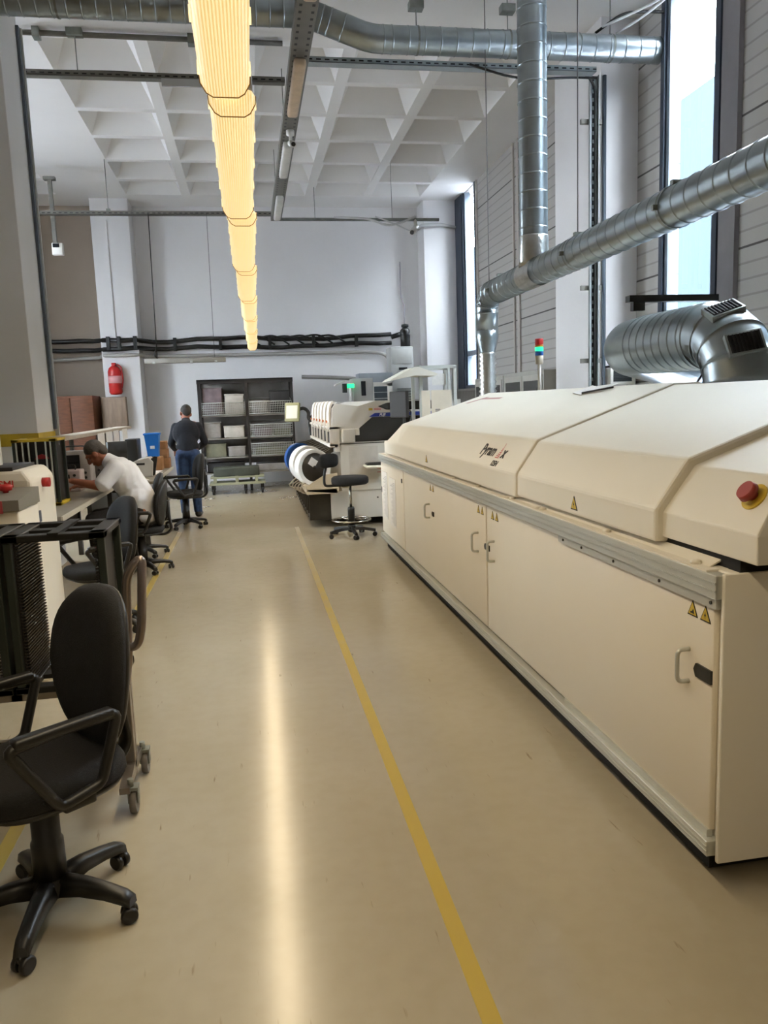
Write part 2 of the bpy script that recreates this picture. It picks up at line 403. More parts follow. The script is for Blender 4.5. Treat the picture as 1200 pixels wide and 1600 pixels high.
# coffered concrete ceiling
def coffers():
    mb = MB(); H = .42; rb = .075; tp = .2
    xs = [-.94-1.17*k for k in (0, 1)]
    cols = [(-2.10, -.94), (-.94, .23), (.23, 1.38), (1.38, 2.51), (2.51, 3.66)]
    colsL = [(-5.2, -4.25), (-4.25, -3.2)]
    rows = [(9.35, 10.40), (10.40, 11.48), (11.48, 12.55), (12.55, 13.68), (13.68, 14.79), (14.79, 15.80)]
    y = 7.95
    while y > YN+.5: rows.append((y-1.08, y)); y -= 1.08
    ylo = y
    def flat(x0, x1, y0, y1): mb.poly([(x0, y0, ZC), (x1, y0, ZC), (x1, y1, ZC), (x0, y1, ZC)])
    for (x0, x1) in cols+colsL:
        flat(x0, x1, 15.8, YB); flat(x0, x1, 7.95, 9.35); flat(x0, x1, YN, ylo)
        for (y0, y1) in rows:
            o = [(x0, y0), (x1, y0), (x1, y1), (x0, y1)]
            i_ = [(x0+rb, y0+rb*.8), (x1-rb, y0+rb*.8), (x1-rb, y1-rb*.8), (x0+rb, y1-rb*.8)]
            t = [(x0+rb+tp, y0+rb+tp), (x1-rb-tp, y0+rb+tp), (x1-rb-tp, y1-rb-tp), (x0+rb+tp, y1-rb-tp)]
            for k in range(4):
                n = (k+1) % 4
                mb.poly([(*o[k], ZC), (*o[n], ZC), (*i_[n], ZC), (*i_[k], ZC)])
                mb.poly([(*i_[k], ZC), (*i_[n], ZC), (*t[n], ZC+H), (*t[k], ZC+H)])
            mb.poly([(*p, ZC+H) for p in t])
    flat(-3.2, -2.10, YN, YB); flat(3.66, XR+.02, YN, YB)
    mb.box(XL-.2, XR+.3, YN-.2, YB+.3, ZC+H+.02, ZC+H+.2)
    return mb
struct(coffers().build('ceiling', ceil_paint, recalc=False), 'white coffered concrete ceiling with deep square recesses', 'ceiling')

# pillars
c1 = MB().box(3.96, XR, 8.42, 9.72, 0, ZC+.01, .008).build('column_right', white_paint)
struct(c1, 'white pillar against the ribbed wall carrying a cable tray', 'pillar')
c2 = MB().box(3.70, XR+.02, 16.0, YB, 0, ZC+.01, .008).build('column_back_right', white_paint)
struct(c2, 'white pillar in the far corner beside the narrow window', 'pillar')
c3 = MB().box(-2.75, -2.05, 16.0, YB, 0, ZC+.01, .008); c3.box(-2.49, -2.46, 15.97, 16.01, 2.9, 5.2)
struct(c3.build('column_back_left', white_paint), 'white pillar on the end wall carrying a red extinguisher', 'pillar')
c4 = thing('column_left', 'white pillar with a yellow band beside the black rack', 'pillar', (-2.4, 8.4, 0), kind='structure')
MB().box(-3.0, -2.05, 8.09, 8.76, 0, ZC+.01, .008).build('shaft', mat('bright_white_paint', 'e6e4e2', .8, var=.03, scale=.8), c4)
MB().box(-3.004, -2.046, 8.086, 8.764, 1.3, 1.42).build('yellow_band', yellow_p, c4)

t = thing('wall_channel', 'slim grey cable channel running up the corner of the pillar with the yellow band', 'cable channel', (-2.03, 8.74, 0))
MB().box(-2.047, -2.02, 8.70, 8.76, 1.44, 5.4).build('channel', mat('slate_channel', '59616a', .5, .4), t)
MB().box(-2.047, -2.005, 8.765, 8.79, .9, 5.4).build('cover', greywhite, t)
# painted aisle lines (worn)
def line_mat(name, y_end, worn):
    # yellow paint worn away in patches, most of all at the far end of the aisle
    M = bpy.data.materials.new(name); M.use_nodes = True; nt = M.node_tree; N = nt.nodes; L = nt.links
    b = N['Principled BSDF']; b.inputs['Roughness'].default_value = .3
    tc = N.new('ShaderNodeTexCoord'); n = N.new('ShaderNodeTexNoise'); n.inputs['Scale'].default_value = 4; n.inputs['Detail'].default_value = 6
    L.new(tc.outputs['Object'], n.inputs['Vector'])
    sx = N.new('ShaderNodeSeparateXYZ'); L.new(tc.outputs['Object'], sx.inputs['Vector'])
    mr = N.new('ShaderNodeMapRange'); mr.inputs['From Min'].default_value = y_end-6; mr.inputs['From Max'].default_value = y_end; mr.inputs['To Min'].default_value = .40-worn; mr.inputs['To Max'].default_value = -.42
    L.new(sx.outputs['Y'], mr.inputs['Value'])
    ad = N.new('ShaderNodeMath'); ad.operation = 'ADD'; L.new(n.outputs['Fac'], ad.inputs[0]); L.new(mr.outputs['Result'], ad.inputs[1])
    rp = N.new('ShaderNodeValToRGB'); rp.color_ramp.elements[0].position = .2; rp.color_ramp.elements[1].position = .75
    rp.color_ramp.elements[0].color = lin('a79c84'); rp.color_ramp.elements[1].color = lin('b39c42')
    L.new(ad.outputs[0], rp.inputs['Fac']); L.new(rp.outputs['Color'], b.inputs['Base Color'])
    return M
struct(MB().box(.500, .552, -3, 10.2, .0002, .0012).build('floor_marking', line_mat('worn_yellow_line', 10.0, 0)), 'yellow line painted on the floor beside the white oven', 'floor marking')
struct(MB().box(-1.02, -.965, -3, 10.4, .0002, .0012).build('floor_marking', line_mat('very_worn_yellow_line', 12.5, .22)), 'worn yellow line painted on the floor beside the chairs', 'floor marking')

# neighbouring building seen through the windows
nb = MB().box(13, 20, -30, 90, -2, 10.05)
struct(nb.build('neighbour_building', mat('pale_blue_render', (.031, .041, .050), .95, var=.03, scale=.2, spec=0)), 'pale blue building outside the tall windows', 'building')
struct(MB().box(-60, 60, -40, 100, -.6, -.3).build('ground_outside', mat('pale_paving', (.45, .45, .48), .9)), 'pale paving outside the windows', 'ground')

# ------------------------------------------------------------------ reflow oven (the long white machine)
OX0, OX1, OY0, OY1 = 1.39, 2.95, 2.10, 8.43
oven = thing('reflow_oven', 'long white reflow oven with sloped hoods beside the aisle', 'oven', (2.1, 5.2, 0))
b = MB()
b.box(OX0+.02, OX1, OY0, OY1, .10, 1.045, .006)
b.build('body', cream, oven)
b = MB(); b.box(OX0+.04, OX1-.1, OY0+.10, OY1-.05, .012, .11); 
for x in (1.62, 2.8):
    for y in (2.5, 4.4, 6.3, 8.1): b.cyl((x, y, 0), (x, y, .05), .035)
build_each(b, 'plinth', dark_gap, oven)
b = MB(); b.box(OX0-.004, OX1, OY0-.012, OY0+.004, .10, 1.045, .004)
b.build('end_panel', cream, oven)
def oven_door(y0, y1, label=None):
    d = MB().box(OX0-.002, OX0+.02, y0, y1, .185, .955, .005).build('door', cream2, oven)
    return d
def bow_handle(parent, y, z0, z1, x=OX0):
    pts = fillet([(x+.005, y, z0), (x-.045, y, z0), (x-.045, y, z1), (x+.005, y, z1)], .022, 5)
    MB().tube(pts, .0075, 10).build('handle', alu, parent)
def latch(parent, y, z, wd=.05, h=.035, x=OX0):
    MB().prism([(y-wd/2, z-h/2), (y+wd/2, z-h/2), (y+wd/2+.012, z), (y+wd/2, z+h/2), (y-wd/2, z+h/2)], 'x', x-.009, x+.004).build('latch', black_plastic, parent)
dA = oven_door(7.15, 8.40); dB = oven_door(4.535, 7.125); dC = oven_door(2.14, 4.51)
bow_handle(dB, 6.06, .66, .77); latch(dB, 5.93, .705)
bow_handle(dB, 4.70, .635, .755); bow_handle(dC, 4.37, .635, .755); latch(dC, 4.50, .695, .09)
bow_handle(dC, 2.275, .645, .755); latch(dC, 2.185, .70, .085, .045)
MB().box(OX0-.008, OX0+.002, 7.19, 7.22, .83, .87).build('latch', black_plastic, dA)
MB().box(OX0-.006, OX0+.002, 8.36, 8.385, .62, .68).build('latch', black_plastic, dA)
# aluminium rails along the front
def rail(z0, z1, y0, y1, x=OX0):
    q = MB(); h = z1-z0
    q.box(x-.026, x+.02, y0, y1, z0, z1, .002, 1)
    for k in (.30, .36, .62, .68): q.box(x-.029, x-.02, y0, y1, z0+h*k, z0+h*(k+.03))
    return q
rail(.965, 1.040, 2.10, 8.42).build('upper_rail', alu, oven)
q = MB().box(OX0-.014, OX0+.01, 2.115, 3.36, .93, .963)
q.build('lower_trim_strip', alu, oven)
q = MB()
for y in (2.14, 2.45, 2.8, 3.1, 3.3): q.cyl((OX0-.014, y, .947), (OX0-.018, y, .947), .006, n=8)
build_each(q, 'screw', black_metal, oven)
rail(.112, .165, 2.115, 8.42).build('bottom_rail', alu, oven)
q = MB().box(OX0-.010, OX0+.01, 2.14, 3.30, .166, .19); q.build('bottom_trim_strip', alu, oven)
# ledge between the rail and the hoods
q = MB().box(OX0-.02, OX0+.09, 2.16, 8.40, 1.040, 1.046)
q.prism([(OX0+.015, 1.046), (OX0+.07, 1.075), (OX0+.075, 1.07), (OX0+.02, 1.044)], 'y', 2.2, 8.30)
for y in (2.26, 2.9, 3.6, 3.66, 4.05, 4.1, 4.7, 5.3, 6.2): q.lathe([(.017, 1.046), (.017, 1.056), (.008, 1.06)], (OX0+.005, y, 0), 12)
q.build('ledge', cream, oven)
MB().box(1.445, 2.9, 2.1, 8.3, 1.044, 1.10).build('hood_gap', dark_gap, oven)
# hoods
def prof(d, y, top=1.0, zoff=0.0):
    p = [(1.425-d, 1.088-d*.6), (1.425-d, 1.178+d*.4), (1.545-d*.9, 1.338+d*.8), (2.30, 1.605+d), (2.46, 1.605+d), (2.80+d*.5, 1.338+d*.8), (2.92+d, 1.178), (2.92+d, 1.088-d*.6)]
    return [(x, y, z) for x, z in p]
def lerp_sec(sec, y, zcap, shrink):
    return [(x+(shrink if x < 2.38 else -shrink), y, min(z, zcap)) for x, _, z in sec]
def hood(secs):
    q = MB(); q.loft(secs); return q
def bevelled(o, wd=.012, seg=2):
    md = o.modifiers.new('bevel', 'BEVEL'); md.width = wd; md.segments = seg; md.limit_method = 'ANGLE'; md.angle_limit = R(20); return o
h3 = hood([[(x+(.0 if z < 1.2 else .06 if z < 1.4 else 0), y, min(z, 1.40)) for x, y, z in [(a, 1.985, c) for a, _, c in prof(0, 0)]], [(a, 2.12 if False else 2.25, c) for a, _, c in prof(0, 0)], prof(0, 2.56)])
h3 = MB()
base = prof(0, 0)
def at(sec, y): return [(x, y, z) for x, _, z in sec]
endsec = [(1.425, 1.995, 1.088), (1.425, 1.995, 1.172), (1.50, 2.0, 1.19), (2.30, 2.0, 1.20), (2.46, 2.0, 1.20), (2.84, 2.0, 1.19), (2.92, 1.995, 1.172), (2.92, 1.995, 1.088)]
h3.loft([endsec, [(x, 2.045 if z > 1.3 else 2.0, min(z, 1.34)) for x, _, z in base], [(x, 2.30 if z > 1.5 else (2.06 if z > 1.3 else 2.01), z) for x, _, z in base], at(base, 2.54)])
H3 = bevelled(h3.build('near_hood', cream, oven)); H3['label'] = 'near hood section with emergency stop'
H2 = bevelled(hood([prof(.030, 2.52), prof(.030, 3.99)]).build('middle_hood', cream, oven))
far_ = prof(.042, 0)
q = MB(); q.loft([at(far_, 3.965), at(far_, 7.35), [(x+(.0 if z < 1.3 else .05 if x < 2.38 else -.05), 7.98 if z > 1.5 else 7.92, min(z, 1.36) if z > 1.5 else z) for x, _, z in far_], [(x+(.12 if x < 2.38 else -.12) if z > 1.3 else x, 8.10, min(z, 1.19)) for x, _, z in far_]])
H1 = bevelled(q.build('far_hood', cream, oven)); H1['label'] = 'far hood section with black and red lettering'
MB().loft([[(x, 8.06, z) for x, z in ((1.45, 1.06), (1.45, 1.14), (1.6, 1.30), (2.75, 1.30), (2.9, 1.14), (2.9, 1.06))], [(x, 8.40, z) for x, z in ((1.45, 1.06), (1.45, 1.12), (1.56, 1.20), (2.79, 1.20), (2.9, 1.12), (2.9, 1.06))]]).build('end_control_panel', cream, oven)
q = MB(); q.ell((1.475, 8.33, 1.165), (.022, .022, .022)); q.build('emergency_button', red_p, oven)
q = MB(); q.box(1.43, 1.46, 8.30, 8.36, 1.07, 1.11); q.build('button_block', yellow_p, oven)
# lettering on the far hood's lower slope; reading direction runs towards the near end
sl = Vector((1.545-.042*.9-(1.425-.042), 0, 1.338+.042*.8-(1.178+.042*.4))); sl.normalize()
nrm = Vector((-sl.z, 0, sl.x))
def slope_m(y, u):
    o = Vector((1.425-.042, y, 1.178+.042*.4))+sl*u+nrm*.0012
    M = Matrix.Identity(4)
    for i, v in enumerate((Vector((0, -1, 0)), sl, nrm)):
        for j in range(3): M[j][i] = v[j]
    M.translation = o; return M
MB().text('Pyram', .108, slope_m(4.755, .072), .25, bold=.0022).text('x', .108, slope_m(4.345, .072), .25, bold=.0026).text('125N', .05, slope_m(4.44, .012), .2, bold=.0012).build('lettering', ink, H1)
q = MB(); Mx = slope_m(4.432, .065)
for k in range(6):
    z0 = .012*k; 
    wd = .066*(1-k/7.5)
    q._add([Mx @ Vector(p) for p in ((.0+z0*.35+(.066-wd)*.45, z0, 0), (.0+z0*.35+(.066-wd)*.45+wd, z0, 0), (.0+z0*.35+(.066-wd)*.45+wd, z0+.005, 0), (.0+z0*.35+(.066-wd)*.45, z0+.005, 0))], [(0, 1, 2, 3)], False)
q._add([Mx @ Vector(p) for p in ((.052, 0, 0), (.06, 0, 0), (.058, .10, 0), (.052, .10, 0))], [(0, 1, 2, 3)], False)
q.build('red_pyramid_mark', red_ink, H1)
# red print on the top slope of the far hood
top_sl = Vector((2.30-(1.545-.038), 0, 1.605+.042-(1.338+.034))); top_n = Vector((-top_sl.z, 0, top_sl.x)).normalized(); top_d = top_sl.normalized()
def top_pt(y, u): 
    p = Vector((1.545-.038, y, 1.338+.034))+top_d*u+top_n*.001; return (p.x, p.y, p.z)
q = MB(); q.poly([top_pt(7.25, .56), top_pt(7.05, .72), top_pt(6.95, .72), top_pt(7.15, .56)]); q.poly([top_pt(7.02, .66), top_pt(6.5, .66), top_pt(6.5, .70), top_pt(7.02, .70)])
q.build('red_print', mat('faded_red_print', 'b08078', .6), H1)
# yellow warning triangles (front doors and hood lips)
def tri(parent, y, z, h, x=OX0-.0035, bolt=True):
    q = MB(); wd = h*.56
    q.prism([(y-wd, z), (y+wd, z), (y, z+h)], 'x', x-.0006, x+.002); t = q.build('warning_triangle', ink, parent)
    q = MB(); a = .80
    q.prism([(y-wd*a+.0, z+h*.085), (y+wd*a, z+h*.085), (y, z+h*.89)], 'x', x-.0012, x+.001); q.build('yellow_field', yellow_p, t)
    q = MB(); X0, X1 = x-.0018, x
    if bolt: q.prism([(y+wd*.05, z+h*.62), (y-wd*.16, z+h*.36), (y+wd*.02, z+h*.36), (y-wd*.05, z+h*.16), (y+wd*.2, z+h*.44), (y+wd*.02, z+h*.44)], 'x', X0, X1)
    else: q.prism([(y-wd*.4, z+h*.17), (y+wd*.4, z+h*.17), (y+wd*.35, z+h*.27), (y+wd*.05, z+h*.3), (y-wd*.2, z+h*.5), (y-wd*.32, z+h*.3)], 'x', X0, X1)
    q.build('symbol', ink, t)
tri(oven, 2.258, .872, .052, bolt=False); tri(oven, 2.185, .872, .052)
for y in (4.31, 4.39): tri(oven, y, .885, .05)
for y in (4.60, 4.68): tri(oven, y, .885, .05)
for y in (5.92, 6.01): tri(oven, y, .885, .05)
tri(oven, 3.22, 1.095, .062, x=1.425-.032); tri(oven, 6.1, 1.105, .06, x=1.425-.044)
# emergency stop on the near hood
def slope3(y, u):
    d = Vector((.12, 0, .16)).normalized(); n = Vector((-d.z, 0, d.x)); return Vector((1.425, y, 1.178))+d*u, n
p, n = slope3(2.112, .118)
q = MB(); q.cyl(p, p+n*.006, .045, n=24); es = q.build('emergency_stop', yellow_p, oven)
q = MB(); q.cyl(p+n*.006, p+n*.028, .016, n=16); q.cyl(p+n*.026, p+n*.046, .034, .03, n=20); q.build('mushroom_button', mat('dull_red', '93352c', .5), es)
# papers taped on the far front panel
for k, (y, z0, z1, wd) in enumerate(((8.17, .36, .86, .30), (7.72, .33, .83, .33))):
    sh = tag(MB().box(OX0-.006, OX0-.003, y-wd/2, y+wd/2, z0, z1).build('taped_sheet', mat('creamy_paper', 'dfd9cf', .7, var=.05, scale=20)), 'printed sheet taped to the far front panel of the oven, %s' % ('nearer its end' if k == 0 else 'beside the door seam'), 'paper', 'sheets taped to the oven')
    q = MB()
    for i in range(26):
        zz = z1-.05-i*.017; q.box(OX0-.0064, OX0-.0058, y-wd*.42, y+wd*(-.1+.5*((i*7) % 5)/5), zz, zz+.005)
    q.build('print', mat('grey_print', '8a8379', .7), sh)
# signal tower
ty, tx = 5.2, 2.42
lt = thing('signal_tower', 'slim signal tower with red amber green and blue lights on top of the oven', 'signal light', (tx, 6.3, 1.62))
X, Y = tx, 6.3
MB().cyl((X, Y, 1.62), (X, Y, 1.87), .013).lathe([(.035, 1.628), (.035, 1.645), (.014, 1.65)], (X, Y, 0)).build('pole', mat('pale_pole', 'c9c4ba', .4), lt)
MB().lathe([(.001, 1.86), (.028, 1.865), (.034, 1.88), (.034, 1.935), (.001, 1.937)], (X, Y, 0)).build('base', mat('beige_base', 'b7ad9a', .5), lt)
for z0, z1, mm, nm in ((1.937, 1.972, blue_p, 'blue_lamp'), (1.973, 2.007, green_e, 'green_lamp'), (2.008, 2.024, amber_p, 'amber_lamp'), (2.025, 2.075, red_p, 'red_lamp')):
    MB().lathe([(.001, z0), (.033, z0), (.035, z0+.004), (.035, z1-.003), (.033, z1), (.001, z1)], (X, Y, 0)).build(nm, mm, lt)
# papers and a pen on the hood
q = MB()
for k, (y, u, a) in enumerate(((4.95, .84, .2), (4.8, .86, -.15))):
    pts = []
    for dx, dy in ((-.09, -.12), (.05, -.12), (.05, .12), (-.09, .12)):
        yy = dy*math.cos(a)-dx*math.sin(a); uu = dx*math.cos(a)+dy*math.sin(a); pp = Vector(top_pt(y+yy, u+uu-.05))+Vector((0, 0, .002+.001*k)); pts.append(pp)
    q._add(pts+[p+Vector((0, 0, .002)) for p in pts], [(0, 1, 2, 3), (7, 6, 5, 4), (0, 4, 5, 1), (1, 5, 6, 2), (2, 6, 7, 3), (3, 7, 4, 0)], False)
tag(q.build('loose_papers', paper), 'loose white papers lying near the ridge of the oven hood', 'paper')
p = Vector(top_pt(4.75, .74))+Vector((0, 0, .008))
tag(MB().tube([p+Vector((-.04, .12, -.012)), p+Vector((.04, -.16, .016))], .006, 8).build('black_pen', black_plastic), 'black pen lying across the papers on the oven hood', 'pen')
# monitor beside the oven's far end
t = thing('computer_monitor', 'dark flat monitor on a post at the far end of the oven', 'monitor', (1.66, 8.50, 1.05))
M0 = Matrix.Translation((1.64, 8.52, 0)) @ Matrix.Rotation(R(-68), 4, 'Z')
q = MB(); q.m = M0; q.box(-.17, .17, -.02, .02, 1.42, 1.71, .008); q.build('screen', mat('matte_charcoal', '24211f', .8), t)
q = MB(); q.m = M0; q.box(-.16, .16, -.0215, -.02, 1.435, 1.695); q.build('display', mat('grey_display', '1f1d1b', .7, var=.05), t)
q = MB(); q.tube(fillet([(1.70, 8.45, 1.05), (1.70, 8.56, 1.12), (1.70, 8.56, 1.55), (1.66, 8.54, 1.56)], .04), .016); q.box(1.66, 1.72, 8.52, 8.58, 1.44, 1.66, .006); q.build('post', black_metal, t)
q = MB(); q.tube(fillet([(1.70, 8.56, 1.5), (1.78, 8.60, 1.50), (1.79, 8.6, 1.42), (1.76, 8.57, 1.36), (1.75, 8.5, 1.15)], .03), .006, 8); q.build('cable', black_plastic, t)

# ------------------------------------------------------------------ ducts
def ringed(path, r, legs, rr=.0045, n=28, extra=()):
    # pipe whose raised seams are worked into its own wall; legs = {segment index: seam spacing}
    P = [Vector(p) for p in path]; pts = []; rad = []
    for i in range(len(P)-1):
        pts.append(P[i]); rad.append(r)
        if i in extra:
            d = (P[i+1]-P[i-1]).normalized(); pts += [P[i]+d*.004, P[i]+d*.007, P[i]+d*.011, P[i]+d*.014, P[i]+d*.02]; rad += [r, r+rr, r+rr, r, r]
        if i in legs:
            d = P[i+1]-P[i]; L = d.length; d.normalize(); t = legs[i]*.6
            while t < L-.04:
                c = P[i]+d*t; pts += [c-d*.011, c-d*.005, c-d*.002, c+d*.002, c+d*.005, c+d*.011]; rad += [r, r, r+rr, r+rr, r, r]; t += legs[i]
    pts.append(P[-1]); rad.append(r)
    return MB().tube(pts, rad, n)
# long duct along the oven
DX, DZ, DR = 2.50, 2.655, .118
t = thing('ventilation_duct', 'long round silver duct running above the oven from the near right to an elbow', 'duct', (DX, 4.0, DZ))
path = fillet([(DX, 1.0, DZ), (DX, 7.98, DZ), (DX, 8.0, 2.30)], .17, 6)
ringed(path, DR, {0: .135}, extra=(1, 3, 5, 7)).build('pipe', galv, t)
q = MB()
for y in (4.33, 5.70, 7.55):
    q.tube([(DX, y-.012, DZ), (DX, y+.012, DZ)], DR+.009, 28, caps=False); q.box(DX-.03, DX+.03, y-.018, y+.018, DZ+DR, DZ+DR+.03); q.box(DX-DR-.03, DX-DR, y-.012, y+.012, DZ-.02, DZ+.01)
build_each(q, 'pipe_clamp', galv_dull, t)
q = MB()
for y in (5.70, 7.9): q.cyl((DX, y, DZ+DR), (DX, y, ZC), .005, n=8)
build_each(q, 'hanger_rod', mat('dark_rod', '7c7a78', .5, .5), t)
q = MB(); q.lathe([(DR, 2.32), (DR, 2.22), (.085, 2.08), (.083, 2.05)], (DX, 8.0, 0), 24); q.build('reducer', galv, t)
# flexible foil hose
pr = []; z = 2.08; k = 0
while z > 1.42: pr.append((.076+(.020 if k % 2 else 0), z)); z -= .024; k += 1
hs = tag(MB().lathe(pr, (DX, 8.0, 0), 20).build('flexible_hose', foil), 'crinkled silver foil hose dropping from the duct elbow behind the oven', 'hose')
# vertical duct standing on the long duct
t = thing('riser_duct', 'vertical silver duct rising from the long duct up through the top of the view', 'duct', (DX, 6.6, DZ))
VY = 6.62
ringed([(DX, VY, DZ+.14), (DX, VY, ZC+.3)], .122, {0: .145}).build('pipe', galv, t)
q = MB(); q.lathe([(.128, DZ+.06), (.132, DZ+.10), (.132, DZ+.17), (.128, DZ+.24), (.128, DZ+.30), (.124, DZ+.31)], (DX, VY, 0), 28)
q.tube([(DX, VY-.17, DZ), (DX, VY+.17, DZ)], DR+.006, 28, caps=False); q.build('tee_collar', foil, t)
# cross duct under the ceiling
t = thing('cross_duct', 'silver round duct crossing under the ceiling with a stepped offset', 'duct', (1.0, 8.1, 5.2))
Yc, RB, z1, z2 = 7.98, .125, 5.09, 5.29
path = fillet([(-5.0, Yc, z2), (.78, Yc, z2), (1.36, Yc, z1), (XR+.02, Yc, z1)], .12, 5)
ringed(path, RB, {0: .13, 6: .14, 12: .16}, extra=(1, 6, 12)).build('pipe', galv, t)
q = MB()
for x, zz in ((1.83, z1), (2.76, z1), (3.85, z1), (-1.5, z2)): q.cyl((x, Yc, zz+RB-.01), (x, Yc, ZC), .006, n=8); q.tube([(x-.01, Yc, zz), (x+.01, Yc, zz)], RB+.006, 28, caps=False)
build_each(q, 'hanger_rod', galv_dull, t)
q = MB()
for x, zz in ((1.83, 5.37), (2.76, 5.38)): q.box(x-.07, x+.07, Yc-.05, Yc+.05, zz, zz+.07)
build_each(q, 'hanger_bracket', galv_dull, t)
# fat exhaust duct behind the oven
t = thing('exhaust_duct', 'fat silver exhaust duct with two black grilles bending over behind the oven', 'duct', (2.8, 4.2, 1.2))
EX, EY, ER, EZ = 2.80, 4.12, .200, 1.925
pathE = [Vector((EX, EY, 1.36)), Vector((EX, EY, EZ-.30))]
for k in range(1, 4):
    a = PI/2*k/4; pathE.append(Vector((EX, EY+.30-.30*math.cos(a), EZ-.30+.30*math.sin(a))))
pathE += [Vector((EX, EY+.30, EZ))]+fillet([(EX+.02, 5.20, EZ+.01), (EX+.03, 5.55, EZ+.01), (4.36, 7.32, 1.80)], .28, 5)
ringed(pathE, ER, {5: .105, 0: .12}, .006, 36, extra=(1, 2, 3, 4, 5, 6)).build('pipe', galv, t)
d_ = (pathE[-1]-pathE[-2]).normalized(); MB().tube([pathE[-1]-d_*.25, pathE[-1]-d_*.19], ER+.012, 36).build('dark_flange', black_metal, t)
for i, (ang, nm) in enumerate(((R(28), 'lower'), (R(64), 'upper'))):
    # grille on the outer side of the bend (outward = away from the bend's centre)
    outw = Vector((-.34, -math.cos(ang), math.sin(ang))).normalized(); o = Vector((EX, EY+.30-.30*math.cos(ang), EZ-.30+.30*math.sin(ang)))+outw*(ER+.012); up = Vector((0, math.sin(ang), math.cos(ang))); sd = outw.cross(up).normalized(); up = sd.cross(outw).normalized()
    M = Matrix.Identity(4)
    for a_, v in enumerate((sd, up, outw)):
        for j in range(3): M[j][a_] = v[j]
    M.translation = o-outw*.010
    q = MB(); q.m = M; q.box(-.100, .100, -.070, .070, -.06, .004, .003); gp = q.build('grille', mat('grille_frame', '8f948f', .4, .7), t)
    q = MB(); q.m = M; q.box(-.086, .086, -.056, .056, -.01, .006); q.build('opening', dark_gap, gp)
    q = MB(); q.m = M
    for k in range(9): q.box(-.08+k*.02-.003, -.08+k*.02+.003, -.056, .056, .0, .011)
    q.build('louvre', black_metal, gp)
tag(MB().box(2.43, 3.05, 4.74, 4.80, 2.175, 2.215).box(2.46, 2.54, 4.75, 4.79, 2.12, 2.175).build('support_bracket', black_metal), 'black steel bracket bar above the fat exhaust duct', 'bracket')

# ------------------------------------------------------------------ lamps
def fixture(name, y0, y1):
    t = thing(name, '', 'ceiling lamp', (0, (y0+y1)/2, 2.6))
    L0, L1 = y0+.02, y1-.02
    def sec(w0, z): return z, w0
    pr = [(-.080, 2.672), (-.078, 2.645), (-.06, 2.615), (-.04, 2.603), (.04, 2.603), (.06, 2.615), (.078, 2.645), (.080, 2.672)]
    q = MB()
    ends = [(L0, .55, .03), (L0+.015, .85, .008), (L0+.06, 1, 0), (L1-.06, 1, 0), (L1-.015, .85, .008), (L1, .55, .03)]
    q.loft([[(x*s, y, z+dz if z < 2.66 else z) for x, z in pr] for y, s, dz in ends], smooth=True)
    q.v = [v-Vector((0, (y0+y1)/2, 0)) for v in q.v]
    q.v = [Vector((v.x, v.y, v.z-2.6)) for v in q.v]
    q.build('diffuser', lens_lit, t, world=False)
    yc = (y0+y1)/2
    q = MB(); q.m = Matrix.Translation((0, -yc, -2.6)); q.box(-.072, .072, L0+.01, L1-.01, 2.672, 2.735, .012); q.build('housing', greywhite, t, world=False)
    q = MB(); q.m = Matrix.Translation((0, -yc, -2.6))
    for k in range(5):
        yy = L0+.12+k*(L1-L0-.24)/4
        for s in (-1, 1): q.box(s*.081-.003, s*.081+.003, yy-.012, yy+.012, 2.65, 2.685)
    build_each(q, 'clip', clip_glow, t, world=False)  # clips get the lamp's glow as emission of their own
    q = MB(); q.m = Matrix.Translation((0, -yc, -2.6))
    for yy in (L0+.06, L1-.06): q.tube([(x*1.02, yy, z-.001) for x, z in pr], .0022, 6)
    build_each(q, 'gasket', mat('brown_gasket', 'a5834a', .6), t, world=False)
    ld = bpy.data.lights.new('lamp_tube', 'AREA'); ld.shape = 'RECTANGLE'; ld.size = .12; ld.size_y = 1.5; ld.energy = LAMP_W; ld.color = (1, .82, .55); ld.spread = R(150)
    lo = bpy.data.objects.new('lamp_tube', ld); C.objects.link(lo); lo.parent = t; lo.location = (0, 0, -.004)
    return t
ORD = ['nearest, cut by the top of the picture', 'second from the near end', 'third from the near end', 'fourth from the near end', 'fifth from the near end', 'sixth from the near end', 'seventh from the near end', 'last and smallest, nearest the end wall']
fx = fixture('ceiling_lamp', 0, 1.66)
for k in range(-3, 8):  # row carried on unseen behind the viewer to light the near floor
    y0 = 1.16+1.672*k
    o = fx if k == -3 else copy_tree(fx)
    o.location = (-.015+.0115*(y0+.83-2), y0+.83, 2.6)
    o['label'] = ('lit yellow ceiling lamp of the hanging row, '+ORD[k]) if k >= 0 else 'lit yellow ceiling lamp of the hanging row, added unseen behind the viewer'
    o['group'] = 'lit lamps hanging in a row over the aisle'
q = MB()
t = thing('lamp_row_rail', 'thin grey rail that the row of lit lamps hangs from', 'rail', (0, 5, 2.74))
q.tube([(-.08, -3.8, 2.75), (.12, 14.4, 2.75)], .015, 8); q.build('rail', tray_grey, t)
q = MB()
for y in (-3, 0, 3.1, 6.4, 9.8, 13.1): q.cyl((-.015+.0115*(y-2), y, 2.75), (-.015+.0115*(y-2), y, ZC), .003, n=6)
build_each(q, 'hanging_wire', galv_dull, t)
